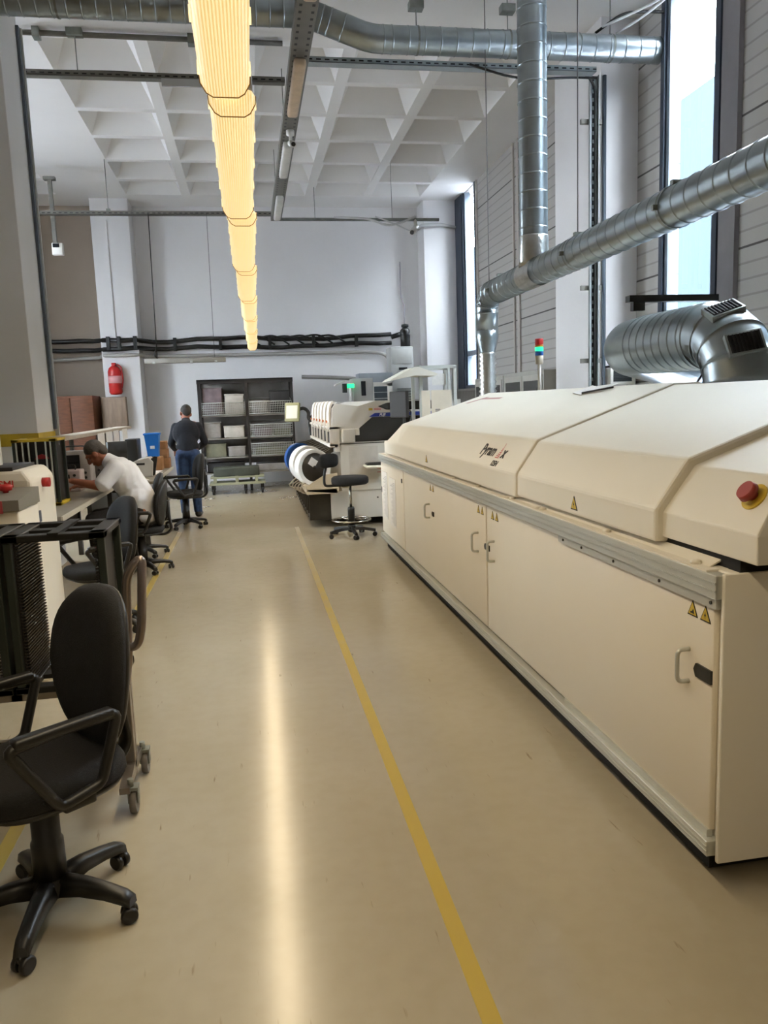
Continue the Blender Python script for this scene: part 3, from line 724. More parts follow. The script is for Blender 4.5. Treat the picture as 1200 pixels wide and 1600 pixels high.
# dark channel with unlit tubes
t = thing('lighting_channel', 'dark perforated cable channel with unlit tube lamps under the ceiling', 'lighting channel', (.62, 6, 4.6))
MB().box(.535, .705, -4, 13.45, 4.62, 4.70, .004).build('channel', perf_mat('tray_steel', '6d6a62', 'Y', 'X', [(.558, .582), (.658, .682)], .11, .35), t)
for y0, y1, mm in ((7.3, 8.55, tan_lens), (9.5, 10.75, pale_lens), (11.85, 13.1, pale_lens), (4.9, 6.2, tan_lens)):
    q = MB(); q.box(.565, .675, y0, y1, 4.54, 4.622, .025, 3); build_each(q, 'unlit_lamp', mm, t)
q = MB()
for y in (1, 4, 7, 10, 13): q.cyl((.62, y, 4.7), (.62, y, ZC), .006, n=6)
build_each(q, 'hanger_rod', galv_dull, t)
t = thing('security_camera', 'small white camera mounted under the dark lighting channel', 'camera', (.64, 9.1, 4.6))
MB().lathe([(.045, 4.62), (.045, 4.57), (.02, 4.56), (.02, 4.50)], (.63, 9.15, 0), 14).build('mount', offwhite, t)
q = MB(); q.tube([(.63, 9.2, 4.50), (.645, 8.97, 4.42)], .034, 14); q.build('body', offwhite, t)
q = MB(); q.tube([(.645, 8.972, 4.421), (.6455, 8.96, 4.416)], .024, 14); q.build('lens', black_plastic, t)
# fluorescent lamp hanging in front of the end wall
t = thing('hanging_tube_lamp', 'grey unlit tube lamp hung on cords below the wall cables', 'lamp', (-1, 13.5, 2.4))
MB().box(-1.65, -.34, 13.44, 13.56, 2.36, 2.44, .01).build('housing', mat('grey_lamp_body', '8c867c', .5), t)
q = MB()
for x in (-1.5, -.9, -.5): q.box(x-.02, x+.02, 13.43, 13.57, 2.355, 2.39)
q.build('clip', greywhite, t)
q = MB(); q.tube([(-1.42, 13.5, 4.75), (-1.45, 13.5, 2.44)], .009, 6); q.tube([(-.5, 13.5, 4.75), (-.52, 13.5, 2.44)], .004, 6); q.tube(fillet([(-1.45, 13.5, 2.6), (-1.5, 13.48, 2.5), (-1.44, 13.5, 2.44)], .05), .012, 6); build_each(q, 'cord', black_plastic, t)

# ------------------------------------------------------------------ trays, conduits and wall cables
def perforated(axis, a, b, c1, z, wd=.10, h=.05):
    q = MB()
    if axis == 'x': q.box(a, b, c1-wd/2, c1+wd/2, z, z+.006); q.box(a, b, c1-wd/2, c1-wd/2+.006, z, z+h); q.box(a, b, c1+wd/2-.006, c1+wd/2, z, z+h)
    else: q.box(c1-wd/2, c1+wd/2, a, b, z, z+.006); q.box(c1-wd/2, c1-wd/2+.006, a, b, z, z+h); q.box(c1+wd/2-.006, c1+wd/2, a, b, z, z+h)
    return q
t = thing('cable_tray', 'perforated cable tray between the pillar with the yellow band and the lighting channel', 'cable tray', (-1, 9.2, 5.15))
perforated('x', -2.2, .6, 9.2, 5.12, .1, .055).build('tray', perf_mat('tray_steel', '6d6a62', 'X', 'Z', [(5.138, 5.152)]), t)
q = MB(); q.tube(fillet([(-1.9, 9.2, 5.18), (-1.2, 9.18, 5.185), (-.6, 9.2, 5.175), (.5, 9.2, 5.18)], .2), .012, 6); q.build('cable', black_plastic, t)
q = MB(); q.cyl((-1.58, 9.2, 5.15), (-1.58, 9.2, ZC), .006, n=6); q.box(-1.66, -1.50, 9.15, 9.25, ZC-.07, ZC); build_each(q, 'hanger', galv_dull, t)
MB().box(-.72, -.30, 9.14, 9.16, 5.04, 5.12).build('label_plate', greywhite, t)
t = thing('conduit_pipe', 'thin grey conduit clipped to the ceiling above the cable tray', 'conduit', (-1, 9.2, 5.55))
q = MB(); q.tube(fillet([(-2.19, 9.05, 4.4), (-2.19, 9.2, 5.55), (.6, 9.25, 5.56)], .1), .028, 10); q.build('pipe', tray_grey, t)
q = MB(); q.box(-.42, -.32, 9.18, 9.28, 5.50, ZC); q.box(-2.0, -1.93, 9.16, 9.27, 5.50, ZC); build_each(q, 'clamp', galv_dull, t)
t = thing('cable_tray', 'perforated cable tray under the silver cross duct, turning down the ribbed wall pillar', 'cable tray', (2.5, 8.2, 4.9))
q = perforated('x', .7, 3.78, 8.20, 4.93, .12, .05)
q.build('tray', perf_mat('tray_galvanised', '9aa0a0', 'X', 'Z', [(4.948, 4.962)]), t)
q = MB(); q.box(3.80, 3.90, 8.372, 8.378, 1.0, 4.98); q.box(3.80, 3.806, 8.33, 8.378, 1.0, 4.98); q.box(3.894, 3.90, 8.33, 8.378, 1.0, 4.98)
q.build('upright_tray', perf_mat('tray_galvanised', '9aa0a0', 'Z', 'X', [(3.838, 3.862)]), t)
q = MB()
q.tube(fillet([(2.4, 8.12, 4.95), (2.9, 8.08, 4.80), (3.5, 8.12, 4.86), (3.85, 8.3, 4.93)], .25), .012, 6); q.tube(fillet([(.8, 8.2, 4.98), (2, 8.22, 4.99), (3.6, 8.2, 4.98), (3.86, 8.34, 4.9), (3.86, 8.35, 1.2)], .15), .014, 8); q.build('cable', black_plastic, t)
q = MB()
for z in (1.95, 2.75, 4.5): q.box(3.72, 3.96, 8.385, 8.42, z, z+.05)
build_each(q, 'bracket', tray_grey, t)
t = thing('wall_conduit', 'dark grey conduit running up the corner of the ribbed wall pillar', 'conduit', (3.96, 8.4, 2))
MB().tube([(3.99, 8.395, .0), (3.99, 8.395, 5.0)], .022, 10).build('pipe', mat('slate_conduit', '4f5862', .5, .4), t)
t = thing('far_cable_tray', 'perforated grey tray hung across the room in front of the end wall', 'cable tray', (-1, 13.6, 4.75))
perforated('x', -3.5, .55, 13.62, 4.74, .1, .06).build('tray', perf_mat('tray_steel', '6d6a62', 'X', 'Z', [(4.76, 4.774)]), t)
q = MB()
for x in (-2.05, -.2): q.cyl((x, 13.62, 4.75), (x, 13.62, ZC), .006, n=6); q.box(x-.03, x+.03, 13.6, 13.64, 4.79, 4.84)
build_each(q, 'hanger', galv_dull, t)
t = thing('thin_tray', 'narrow tray carrying cables and a camera towards the far corner pillar', 'cable tray', (2, 13.6, 4.66))
q = perforated('x', .7, 3.42, 13.6, 4.66, .06, .04); q.build('tray', galv_dull, t)
q = MB(); q.tube(fillet([(1.6, 13.58, 4.71), (2.2, 13.56, 4.69), (2.5, 13.5, 4.55), (2.75, 13.52, 4.62), (3.0, 13.55, 4.72)], .2), .02, 7); q.tube(fillet([(2.3, 13.55, 4.72), (2.6, 13.5, 4.60), (2.9, 13.5, 4.46), (3.05, 13.5, 4.5)], .2), .012, 7); q.build('cable', mat('pale_cable', 'c9c8c6', .6), t)
q = MB(); q.cyl((1.28, 13.6, 4.68), (1.28, 13.6, 5.2), .006, n=6); q.cyl((2.6, 13.6, 4.7), (2.6, 13.6, ZC), .005, n=6); build_each(q, 'hanger', galv_dull, t)
t = thing('wall_camera', 'white camera hung under the narrow tray near the far corner pillar', 'camera', (3.0, 13.5, 4.5))
q = MB(); q.cyl((3.0, 13.6, 4.68), (3.0, 13.55, 4.55), .03, n=10); q.tube([(3.02, 13.6, 4.56), (2.90, 13.4, 4.43)], .05, 12); q.build('body', offwhite, t)
MB().tube([(2.9, 13.4, 4.43), (2.892, 13.387, 4.422)], .036, 12).build('lens', black_plastic, t)
t = thing('corner_pipe', 'pale pipe around the top of the far corner pillar', 'pipe', (3.6, 15.9, 5.1))
MB().tube(fillet([(3.64, 16.4, 5.10), (3.64, 15.95, 5.10), (4.05, 15.95, 5.12), (4.36, 15.95, 5.06)], .08), .035, 8).build('pipe', greywhite, t)
t = thing('ceiling_bar', 'dark steel bar running along the ceiling beside the ribbed wall', 'bar', (3.6, 7.4, 5.5))
MB().box(3.52, 3.60, 6.0, 7.8, 5.50, 5.57).build('bar', tray_grey, t)
q = MB(); q.box(3.53, 3.59, 6.2, 6.26, 5.57, ZC); q.box(3.53, 3.59, 7.5, 7.56, 5.57, ZC); build_each(q, 'bracket', galv_dull, t)
t = thing('ceiling_cables', 'loose pale and black cables under the ceiling by the tall window', 'cables', (4.1, 7.8, 5.4))
MB().tube(fillet([(3.75, 7.95, 5.28), (4.0, 7.85, 5.36), (4.25, 7.7, 5.44), (4.36, 7.6, 5.58)], .2), .012, 6).build('pale_cable', mat('pale_cable', 'c9c8c6'), t)
MB().tube(fillet([(3.9, 7.95, 5.22), (4.15, 7.8, 5.34), (4.37, 7.62, 5.5)], .2), .012, 6).build('pale_cable', mat('pale_cable', 'c9c8c6'), t)
MB().tube(fillet([(3.7, 8.0, 5.24), (3.95, 7.9, 5.40), (4.2, 7.9, 5.42), (4.38, 7.85, 5.4)], .2), .014, 6).build('black_cable', black_plastic, t)
# black cable bundles along the end wall
t = thing('cable_bundle', 'two thick black cable runs along the end wall with loose loops', 'cables', (0, 16.5, 2.85))
def wavy(zs, y, x0, x1, amp, ph):
    out = []; n = 26
    for i in range(n+1):
        x = x0+(x1-x0)*i/n; yy = y
        if -2.75 < x < -2.05: yy = 15.93
        out.append((x, yy, zs+amp*math.sin(i*.55+ph)+.012*math.sin(i*1.7)))
    return out
q = MB()
for k, (z, am, ph) in enumerate(((2.98, .03, 0), (2.82, .02, 1))):
    q.tube(wavy(z, 16.5, -4.4, 3.05, am, ph), .045, 8)
q.tube([(3.05, 16.5, 2.95), (3.3, 16.48, 3.02)], .05, 8)
q.build('cable_run', black_plastic, t)
q = MB()
for k in range(7): q.tube(fillet([(-.3+k*.3, 16.46, 3.0), (.0+k*.3, 16.45, 3.03+.01*(k % 3)), (.3+k*.3, 16.46, 2.84+.01*(k % 2))], .2), .02, 6)
q.build('loose_cable', black_plastic, t)
q = MB()
for x in (-2.6, -2.4, -2.1, -1.4, -.5, .5, 1.4, 2.3): q.box(x-.03, x+.03, 16.42 if not -2.75 < x < -2.05 else 15.87, 16.55 if not -2.75 < x < -2.05 else 15.99, 2.77, 3.03)
build_each(q, 'clamp', black_metal, t)
t = thing('cable_duct_pipe', 'pale grey pipe along the end wall below the black cables', 'pipe', (0, 16.5, 2.6))
MB().tube(fillet([(-4.4, 16.53, 2.62), (-2.8, 16.53, 2.68), (-2.78, 15.95, 2.68), (-2.0, 15.95, 2.68), (-1.95, 16.53, 2.68), (2.55, 16.53, 2.66), (3.0, 16.53, 2.6), (3.0, 16.53, 2.05)], .3, 6), .035, 8).build('pipe', mat('pale_pipe', 'a8a39b', .6), t)
t = thing('sensor_box', 'small white sensor box hanging on a grey pole in the side bay', 'sensor', (-2.95, 13.9, 4.4))
MB().box(-3.0, -2.94, 13.88, 13.94, 4.36, 5.35).box(-3.06, -2.88, 13.86, 13.96, 5.35, 5.4).build('pole', tray_grey, t)
MB().box(-3.02, -2.85, 13.85, 13.95, 4.17, 4.36, .01).build('housing', offwhite, t)
MB().box(-3.0, -2.9, 13.84, 13.852, 4.29, 4.35).build('display', screen_off, t)
# ------------------------------------------------------------------ pick-and-place machine
t = thing('placement_machine', 'white component placement machine with a dark window and blue stripe beyond the oven', 'machine', (1.9, 11.6, 0))
PX0, PX1, PY0, PY1 = 1.13, 2.75, 10.0, 13.3
b = MB(); b.box(.98, PX1, PY0+.02, PY1, .10, .47, .008); b.build('lower_cabinet', offwhite, t)
b = MB(); b.box(1.1, PX1-.1, PY0+.2, PY1-.1, .02, .1)
for x in (1.2, 2.5):
    for y in (10.2, 13.0): b.cyl((x, y, 0), (x, y, .04), .04)
b.build('plinth', dark_gap, t)
prof_ = [(PX0, .47), (PX1, .47), (PX1, 1.60), (1.62, 1.62), (1.30, 1.535), (PX0, 1.40)]
MB().prism(prof_, 'y', PY0, PY1).build('cabinet', offwhite, t)
MB().prism([(PX0-.005, 1.075), (PX1, 1.075), (PX1, 1.085), (PX0-.005, 1.085)], 'y', PY0-.004, PY0+.01).build('panel_seam', dark_gap, t)
MB().prism([(1.325, 1.10), (2.6, 1.10), (2.6, 1.41), (1.56, 1.41), (1.40, 1.285), (1.385, 1.27), (1.385, 1.185), (1.325, 1.185)], 'y', PY0-.006, PY0+.01).build('dark_window', mat('smoked_window', '14110f', .25, var=0), t)
MB().box(1.16, 1.325, PY0-.05, PY0+.01, 1.10, 1.27, .012).build('side_hatch', offwhite, t)
MB().box(1.325, 1.385, PY0-.03, PY0+.01, 1.185, 1.27, .008).build('hatch_handle', cream, t)
MB().prism([(1.52, 1.415), (2.6, 1.415), (2.6, 1.462), (1.60, 1.462)], 'y', PY0-.007, PY0+.01).build('blue_stripe', mat('blue_stripe', '1c2f86', .4, var=0), t)
Mt = Matrix(((1, 0, 0, 1.655), (0, 0, -1, PY0-.0085), (0, 1, 0, 1.423), (0, 0, 0, 1)))
MB().text('FUJI', .046, Mt, .3, bold=.0018).build('lettering', mat('white_print', 'f0f0f0', .5, var=0), t)
MB().loft([[(1.64, PY0-.003, 1.545), (1.75, PY0-.003, 1.50), (1.9, PY0-.003, 1.49), (2.6, PY0-.003, 1.49), (2.6, PY0-.003, 1.597), (1.95, PY0-.003, 1.60), (1.75, PY0-.003, 1.585)], [(1.64, PY0+.2, 1.55), (1.75, PY0+.2, 1.50), (1.9, PY0+.2, 1.49), (2.6, PY0+.2, 1.49), (2.6, PY0+.2, 1.61), (1.95, PY0+.2, 1.625), (1.75, PY0+.2, 1.60)]]).build('roof_window', mat('smoked_window', '14110f'), t)
MB().box(1.52, 1.57, PY0-.004, PY0, 1.495, 1.525).build('yellow_label', yellow_p, t)
MB().box(1.59, 1.68, PY0-.004, PY0, 1.50, 1.508).box(1.59, 1.68, PY0-.004, PY0, 1.515, 1.520).build('red_print', red_ink, t)
# front (aisle side) feeder modules
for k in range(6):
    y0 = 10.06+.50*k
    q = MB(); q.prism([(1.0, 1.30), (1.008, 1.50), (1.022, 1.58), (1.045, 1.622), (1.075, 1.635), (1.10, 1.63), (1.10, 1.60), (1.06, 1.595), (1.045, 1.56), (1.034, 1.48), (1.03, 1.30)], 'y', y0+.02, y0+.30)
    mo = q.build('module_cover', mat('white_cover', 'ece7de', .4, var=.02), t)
    q = MB(); q.prism([(1.036, 1.30), (1.05, 1.54), (1.09, 1.59), (1.38, 1.55), (1.2, 1.30)], 'y', y0+.06, y0+.46); q.build('module_shade_fill', mat('module_shadow_grey', '6f6a62', .6), t)  # grey fill paints the shade between the white covers
    q = MB(); q.box(.985, 1.01, y0+.06, y0+.14, 1.24, 1.36, .006); q.build('hand_grip', offwhite, mo)
    q = MB(); q.box(.98, 1.0, y0+.17, y0+.22, 1.345, 1.385, .006); q.build('orange_latch', mat('orange_latch', 'b5653a', .5), mo)
    q = MB(); q.box(1.022, 1.06, y0+.01, y0+.44, 1.085, 1.27); q.build('dark_slot', dark_gap, t)
q = MB(); q.prism([(1.03, 1.30), (1.045, 1.54), (1.09, 1.60), (1.40, 1.555), (1.2, 1.30)], 'y', PY0-.004, PY0+.05)
q.box(1.06, 1.14, PY0, PY1, .98, 1.30)
q.box(1.00, 1.12, PY0, PY1, 1.275, 1.305); q.box(1.0, 1.1, PY0, PY1, 1.04, 1.08)
for k in range(7): q.box(1.0, 1.06, 10.0+.5*k, 10.045+.5*k, 1.06, 1.3)
q.build('feeder_frame', offwhite, t)
q = MB()
for k in range(24):
    y = 10.12+.13*k
    q.m = Matrix.Translation((0, y, 0)); h_ = .03*(k % 3); q.prism([(1.05, .98), (.70, .80), (.68, .86+h_*.5), (.74, .92+h_), (.9, .96+h_*.6), (1.05, 1.04)], 'y', -.028, .028)
q.m = Matrix.Identity(4)
q.build('tape_feeder', mat('dark_feeder', '3b372f', .5, .3, var=.3, scale=8), t)
q = MB(); q.box(.72, 1.0, PY0+.1, PY1, .46, .78); q.build('feeder_cart', mat('beige_cart', 'bcb3a0', .5), t)
q = MB()
for k in range(10): q.box(.70, .985, 10.05+.33*k, 10.09+.33*k, .1, .46); 
q.box(.705, .72, 10.05, 13.1, .40, .44); q.box(.705, .72, 10.05, 13.1, .12, .15)
q.build('cart_cage', mat('dark_cage', '3a352c', .5, .4, var=.2), t)
q = MB(); q.box(.76, .98, 10.08, 13.1, .11, .42); q.build('cart_inner_box', mat('brown_crate', '55483a', .8, var=.3), t)  # mottled brown box inside the cart cage
# reels on the cart
def reel(y, r, face, rim, label, wd=.1, x=.73, z=.79, yaw=24):
    o = thing('tape_reel', label, 'reel', (x, y, z), 0, 'component reels on the placement machine')
    M = Matrix.Translation((x, y, z)) @ Matrix.Rotation(R(yaw), 4, 'Z')
    q = MB(); q.m = M; q.lathe([(r, -wd/2), (r, wd/2), (r-.05, wd/2), (r-.05, -wd/2), (r, -wd/2)], n=32, axis='y', caps=False); q.build('rim', rim, o)
    q = MB(); q.m = M; q.lathe([(.02, -wd/2+.006), (r-.045, -wd/2+.006), (r-.045, wd/2-.006), (.02, wd/2-.006)], n=32, axis='y'); q.build('flange', face, o)
    q = MB(); q.m = M; q.lathe([(.001, -wd/2-.03), (.022, -wd/2-.03), (.022, wd/2+.03), (.001, wd/2+.03)], n=16, axis='y'); q.build('hub', black_plastic, o)
    if rim is not blue_p:
        q = MB(); q.m = M @ Matrix.Rotation(R(35), 4, 'Y'); q.box(-.11, .0, -wd/2+.001, -wd/2+.005, -.01, .09); q.build('paper_label', paper, o)
    return o
reel(10.0, .235, mat('dark_reel', '2a251f', .4), paper, 'large dark reel with a white rim and a white label stuck on', .12, .76, .80)
reel(10.28, .235, mat('dark_reel', '2a251f', .4), paper, 'white rimmed reel right behind the large labelled reel', .12, .71, .83)
reel(10.72, .215, blue_p, blue_p, 'blue reel behind the two white rimmed reels', .06, .64, .87)
# beige bracket arm that carries the reels
q = MB(); q.prism([(.68, .50), (1.05, .46), (1.08, .50), (1.06, .72), (.9, .70), (.70, .585), (.66, .55)], 'y', 9.86, 9.92); q.box(.66, 1.05, 9.86, 10.9, .46, .52)
br = q.build('reel_bracket', mat('beige_bracket', 'c2b399', .5), t)
q = MB(); 
for k in range(5): q.tube(fillet([(.80-.05*k, 9.95+.2*k, .62), (.60-.03*k, 9.9+.2*k, .60-.02*k), (.58-.02*k, 9.95+.2*k, .48), (.74, 10+.2*k, .45)], .08), .008, 6)
q.build('tape_strip', mat('clear_tape', 'a59a86', .4), t)
# papers, keyboard tray
q = MB(); q.box(1.24, 1.62, PY0-.006, PY0-.002, .60, 1.04); q.build('taped_drawing', mat('greyed_paper', 'cfc9bf', .7, var=.06, scale=14), t)
q = MB(); q.box(1.60, 1.72, PY0-.006, PY0-.002, .69, .698).box(1.60, 1.72, PY0-.006, PY0-.002, .735, .742); q.build('red_print', red_ink, t)
q = MB(); q.box(1.42, 1.785, 9.62, PY0, .775, .80, .005); q.build('keyboard_shelf', cream, t)
kb = thing('keyboard', 'black keyboard on the shelf of the placement machine', 'keyboard', (1.6, 9.8, .8))
q = MB(); q.box(1.44, 1.765, 9.80, 9.97, .801, .822, .004); q.build('case', black_plastic, kb)
q = MB()
for i in range(12):
    for j in range(4): q.box(1.455+.025*i, 1.475+.025*i, 9.815+.036*j, 9.843+.036*j, .822, .829)
q.build('keys', mat('dark_keys', '2b2824', .5), kb)
ms = MB(); ms.ell((1.66, 9.72, .816), (.035, .055, .02)); tag(ms.build('computer_mouse', black_plastic), 'black mouse in front of the keyboard on the placement machine', 'mouse')
MB().cyl((1.60, 10.03, .36), (1.60, 10.015, .36), .012, n=10).build('lock', black_plastic, t)
# operator screen on an arm at the far end
t = thing('operator_screen', 'small tilted operator screen with yellow edge on a black arm by the shelving', 'screen', (.75, 13.4, 1.45))
M = Matrix.Translation((.72, 13.35, 1.48)) @ Matrix.Rotation(R(-25), 4, 'Z') @ Matrix.Rotation(R(-12), 4, 'X')
q = MB(); q.m = M; q.box(-.13, .13, -.03, .03, -.16, .16, .01); q.build('case', mat('olive_case', '8d8a63', .5), t)
q = MB(); q.m = M; q.box(-.10, .10, -.034, -.028, -.11, .11); q.build('display', mat('pale_display', 'b9b5a8', .3, emit='c9c2ae', estr=.25), t)
MB().tube(fillet([(.75, 13.4, 1.5), (.92, 13.42, 1.55), (1.0, 13.4, 1.48), (.98, 13.35, 1.35), (1.1, 13.3, 1.3)], .06), .03, 8).build('arm', black_plastic, t)
t = thing('cable_clutter', 'dark clutter of cables and pipe at the far end of the placement machine', 'cables', (1.05, 13.5, 1.2))
q = MB()
for k in range(5): q.tube(fillet([(1.15+.02*k, 13.25, 1.0), (1.02+.02*k, 13.42, 1.02), (1.0+.03*k, 13.45, 1.3), (1.05+.04*k, 13.5, 1.42+.03*k), (1.2, 13.4, 1.45+.03*k)], .08), .022, 7)
q.build('hose', black_plastic, t)

# screen printer / tower behind
t = thing('screen_printer', 'grey machine top with green lit lamp behind the placement machine', 'machine', (2, 14, 0))
q = MB(); q.box(1.5, 2.7, 13.6, 14.5, 0, 1.62, .01); q.box(1.80, 2.16, 13.6, 14.0, 1.62, 2.02, .006); q.build('cabinet', greywhite, t)
MB().box(1.95, 2.03, 13.594, 13.601, 1.72, 1.97).build('display', screen_off, t)
MB().box(1.62, 1.70, 13.58, 13.64, 1.78, 1.94, .006).build('black_lamp_box', black_plastic, t)
q = MB(); q.prism([(1.48, 1.9), (1.66, 1.96), (1.66, 1.99), (1.50, 1.93)], 'y', 13.5, 13.75); q.build('tilted_cover', offwhite, t)
lp = MB(); lp.cyl((1.76, 13.56, 1.60), (1.76, 13.56, 1.86), .03); lp.build('lamp_post', greywhite, t)
MB().box(1.70, 1.82, 13.53, 13.60, 1.86, 1.93, .008).build('green_lamp', green_e, t)
# glass-front cabinet on the wall
t = thing('glass_cabinet', 'pale cabinet with a glass door below a grey box, near the tall grey cabinet', 'cabinet', (2.5, 15, 0))
q = MB(); q.box(2.12, 2.78, 15.0, 15.5, 1.98, 2.16, .008); q.build('top_box', mat('blue_grey_box', '9aa0a6', .5), t)
q = MB(); q.box(2.30, 2.40, 14.98, 15.5, 0, 1.96, .005); q.box(2.66, 2.76, 14.98, 15.5, 0, 1.96, .005); q.box(2.3, 2.76, 14.98, 15.5, 1.90, 1.98); q.box(2.3, 2.76, 15.2, 15.5, .1, 1.9); q.box(2.4, 2.66, 14.98, 15.5, .1, 1.5); q.build('carcass', offwhite, t)
q = MB(); q.box(2.4, 2.66, 14.99, 15.0, 1.5, 1.9); q.build('dark_glass', mat('dark_glass', '3a4247', .1, var=0), t)
q = MB(); q.box(2.4, 2.66, 14.985, 15.0, 1.66, 1.675); q.box(2.4, 2.66, 14.985, 15.0, 1.78, 1.79); q.build('shelf', greywhite, t)
# wall bar
tag(MB().tube(fillet([(1.12, 16.5, 2.18), (1.6, 16.45, 2.16), (2.1, 16.5, 2.12), (2.3, 16.45, 2.10)], .2), .04, 8).build('wall_bar', mat('grey_bar', '8e8b86', .5)), 'grey bar on the end wall above the placement machine', 'bar')
# tall grey cabinet + black cylinder on it
t = thing('tall_cabinet', 'tall light grey air conditioner cabinet in the far corner', 'cabinet', (3.05, 15.6, 0))
q = MB(); q.box(2.84, 3.30, 15.5, 16.0, .0, 2.68, .008); q.build('body', greywhite, t)
q = MB(); q.box(2.87, 3.27, 15.492, 15.5, 2.34, 2.64, .003); q.build('upper_panel', mat('cabinet_panel', 'c3c2bd', .5), t)
q = MB(); q.box(3.0, 3.17, 15.488, 15.5, 2.22, 2.27); q.build('slot_mesh_pattern', dark_gap, t)
q = MB()
for k in range(8): q.box(2.95, 3.25, 15.488, 15.5, 1.45+.055*k, 1.475+.055*k)
q.build('louvre', mat('louvre_grey', '7c7c79', .6), t)
t = thing('black_bottle', 'black cylinder with a round cap standing on the tall grey cabinet', 'cylinder', (3.25, 15.75, 2.68))
q = MB(); q.lathe([(.001, 2.68), (.10, 2.68), (.10, 3.02), (.06, 3.06), (.04, 3.07)], (3.2, 15.75, 0), 18); q.build('body', black_plastic, t)
q = MB(); q.lathe([(.04, 3.07), (.075, 3.08), (.075, 3.13), (.001, 3.15)], (3.2, 15.75, 0), 16); q.build('cap', black_metal, t)
tag(MB().tube(fillet([(3.2, 15.8, 3.1), (3.25, 15.96, 3.5), (3.28, 16.5, 3.8), (3.3, 16.55, 4.5)], .1), .012, 6).build('hanging_cable', mat('grey_cable', '87858a', .6)), 'thin grey cable rising from the black cylinder up the wall corner', 'cable')

# inspection station with lamp hood and frame between the oven and placement machine
t = thing('inspection_station', 'aluminium framed station with a tilted cream lamp hood and paper screens', 'workstation', (2.3, 9.6, 0))
q = MB()
for x in (2.09, 2.52):
    for y in (9.42, 9.9): q.box(x-.02, x+.02, y-.02, y+.02, 0, 2.0)
q.box(2.07, 2.54, 9.40, 9.44, 1.98, 2.02); q.box(2.07, 2.54, 9.88, 9.92, 1.98, 2.02); q.box(2.07, 2.54, 9.42, 9.44, .94, .98); q.box(2.43, 2.46, 9.41, 9.43, .96, 2.0); q.box(2.07, 2.11, 9.42, 9.9, 1.98, 2.02); q.box(2.50, 2.54, 9.42, 9.9, 1.98, 2.02)
q.build('frame', alu, t)
MB().box(2.07, 2.54, 9.40, 9.92, .9, .94).build('table', offwhite, t)
q = MB(); q.prism([(1.66, 1.84), (1.98, 1.90), (2.22, 1.885), (2.26, 1.91), (2.02, 2.0), (1.96, 1.995), (1.70, 1.87)], 'y', 9.2, 9.75); q.build('lamp_hood', cream, t)
q = MB()
q.box(2.09, 2.20, 9.394, 9.40, 1.30, 1.72); q.box(2.21, 2.47, 9.394, 9.40, 1.30, 1.72)
q.build('paper_screen', mat('cream_board', 'd8ccb8', .7), t)
q = MB(); 
for k in range(4): q.box(2.26, 2.32, 9.390, 9.396, 1.48-.02*k, 1.49-.02*k)
q.build('barcode', ink, t)
q = MB(); q.box(2.24, 2.42, 9.46, 9.465, 1.78, 1.92); q.build('taped_notice', paper, t)
# radiator by the far window
t = thing('radiator', 'grey ribbed radiator below the far corner window', 'radiator', (4.3, 15.1, 1.0))
q = MB()
for k in range(30): q.box(4.25, 4.37, 14.2+.06*k, 14.24+.06*k, .9, 1.76)
q.box(4.24, 4.38, 14.18, 16.0, 1.76, 1.80); q.build('fins', mat('radiator_grey', '7e776f', .5, .3), t)
# drying cabinets by the ribbed wall
def dry_cabinet(y0, y1, ztop, label, n):
    o = thing('storage_cabinet', label, 'cabinet', (4.2, (y0+y1)/2, 0), group='grey cabinets along the ribbed wall')
    q = MB(); q.box(3.98, XR-.03, y0, y1, 0, ztop, .006); q.build('body', mat('cabinet_grey', 'a09c92', .5), o)
    for k in range(n):
        a = y0+.04+(y1-y0-.08)*k/n; bb = y0+.04+(y1-y0-.08)*(k+1)/n-.04
        q = MB(); q.box(3.965, 3.985, a, bb, .9, ztop-.06, .004); d = q.build('door', mat('cabinet_door', 'aca79c', .5), o)
        q = MB(); q.box(3.960, 3.966, a+.06, bb-.06, 1.0, ztop-.14); q.build('dark_pane', mat('dark_pane', '45443f', .2, var=.2), d)
        q = MB(); q.box(3.945, 3.965, bb-.045, bb-.02, 1.45, 1.6); q.build('handle', black_plastic, d)
    return o
dry_cabinet(11.95, 13.5, 1.94, 'grey cabinet with two dark door panes beside the foil hose', 2)
dry_cabinet(10.2, 11.9, 1.96, 'grey cabinet with dark door panes behind the signal tower', 2)
MB()
# small panel with a dark grille on the ribbed wall pillar
t = thing('fan_heater', 'white box with a dark grille fixed to the ribbed wall pillar', 'heater', (4.15, 8.38, 1.78))
q = MB(); q.box(4.03, 4.32, 8.30, 8.41, 1.69, 1.885, .01); q.build('housing', offwhite, t)
q = MB(); q.box(4.065, 4.285, 8.296, 8.302, 1.73, 1.855); gr = q.build('grille', dark_gap, t)
q = MB()
for k in range(7): q.box(4.065, 4.285, 8.29, 8.297, 1.735+.017*k, 1.742+.017*k)
q.build('slat', mat('dark_slat', '2e3434', .5), gr)
MB().tube(fillet([(4.0, 8.40, 1.90), (4.1, 8.36, 1.91), (4.16, 8.36, 1.885)], .03), .012, 6).tube(fillet([(4.05, 8.36, 1.69), (4.12, 8.34, 1.64), (4.26, 8.34, 1.65), (4.26, 8.36, 1.69)], .04), .012, 6).build('cable', black_plastic, t)

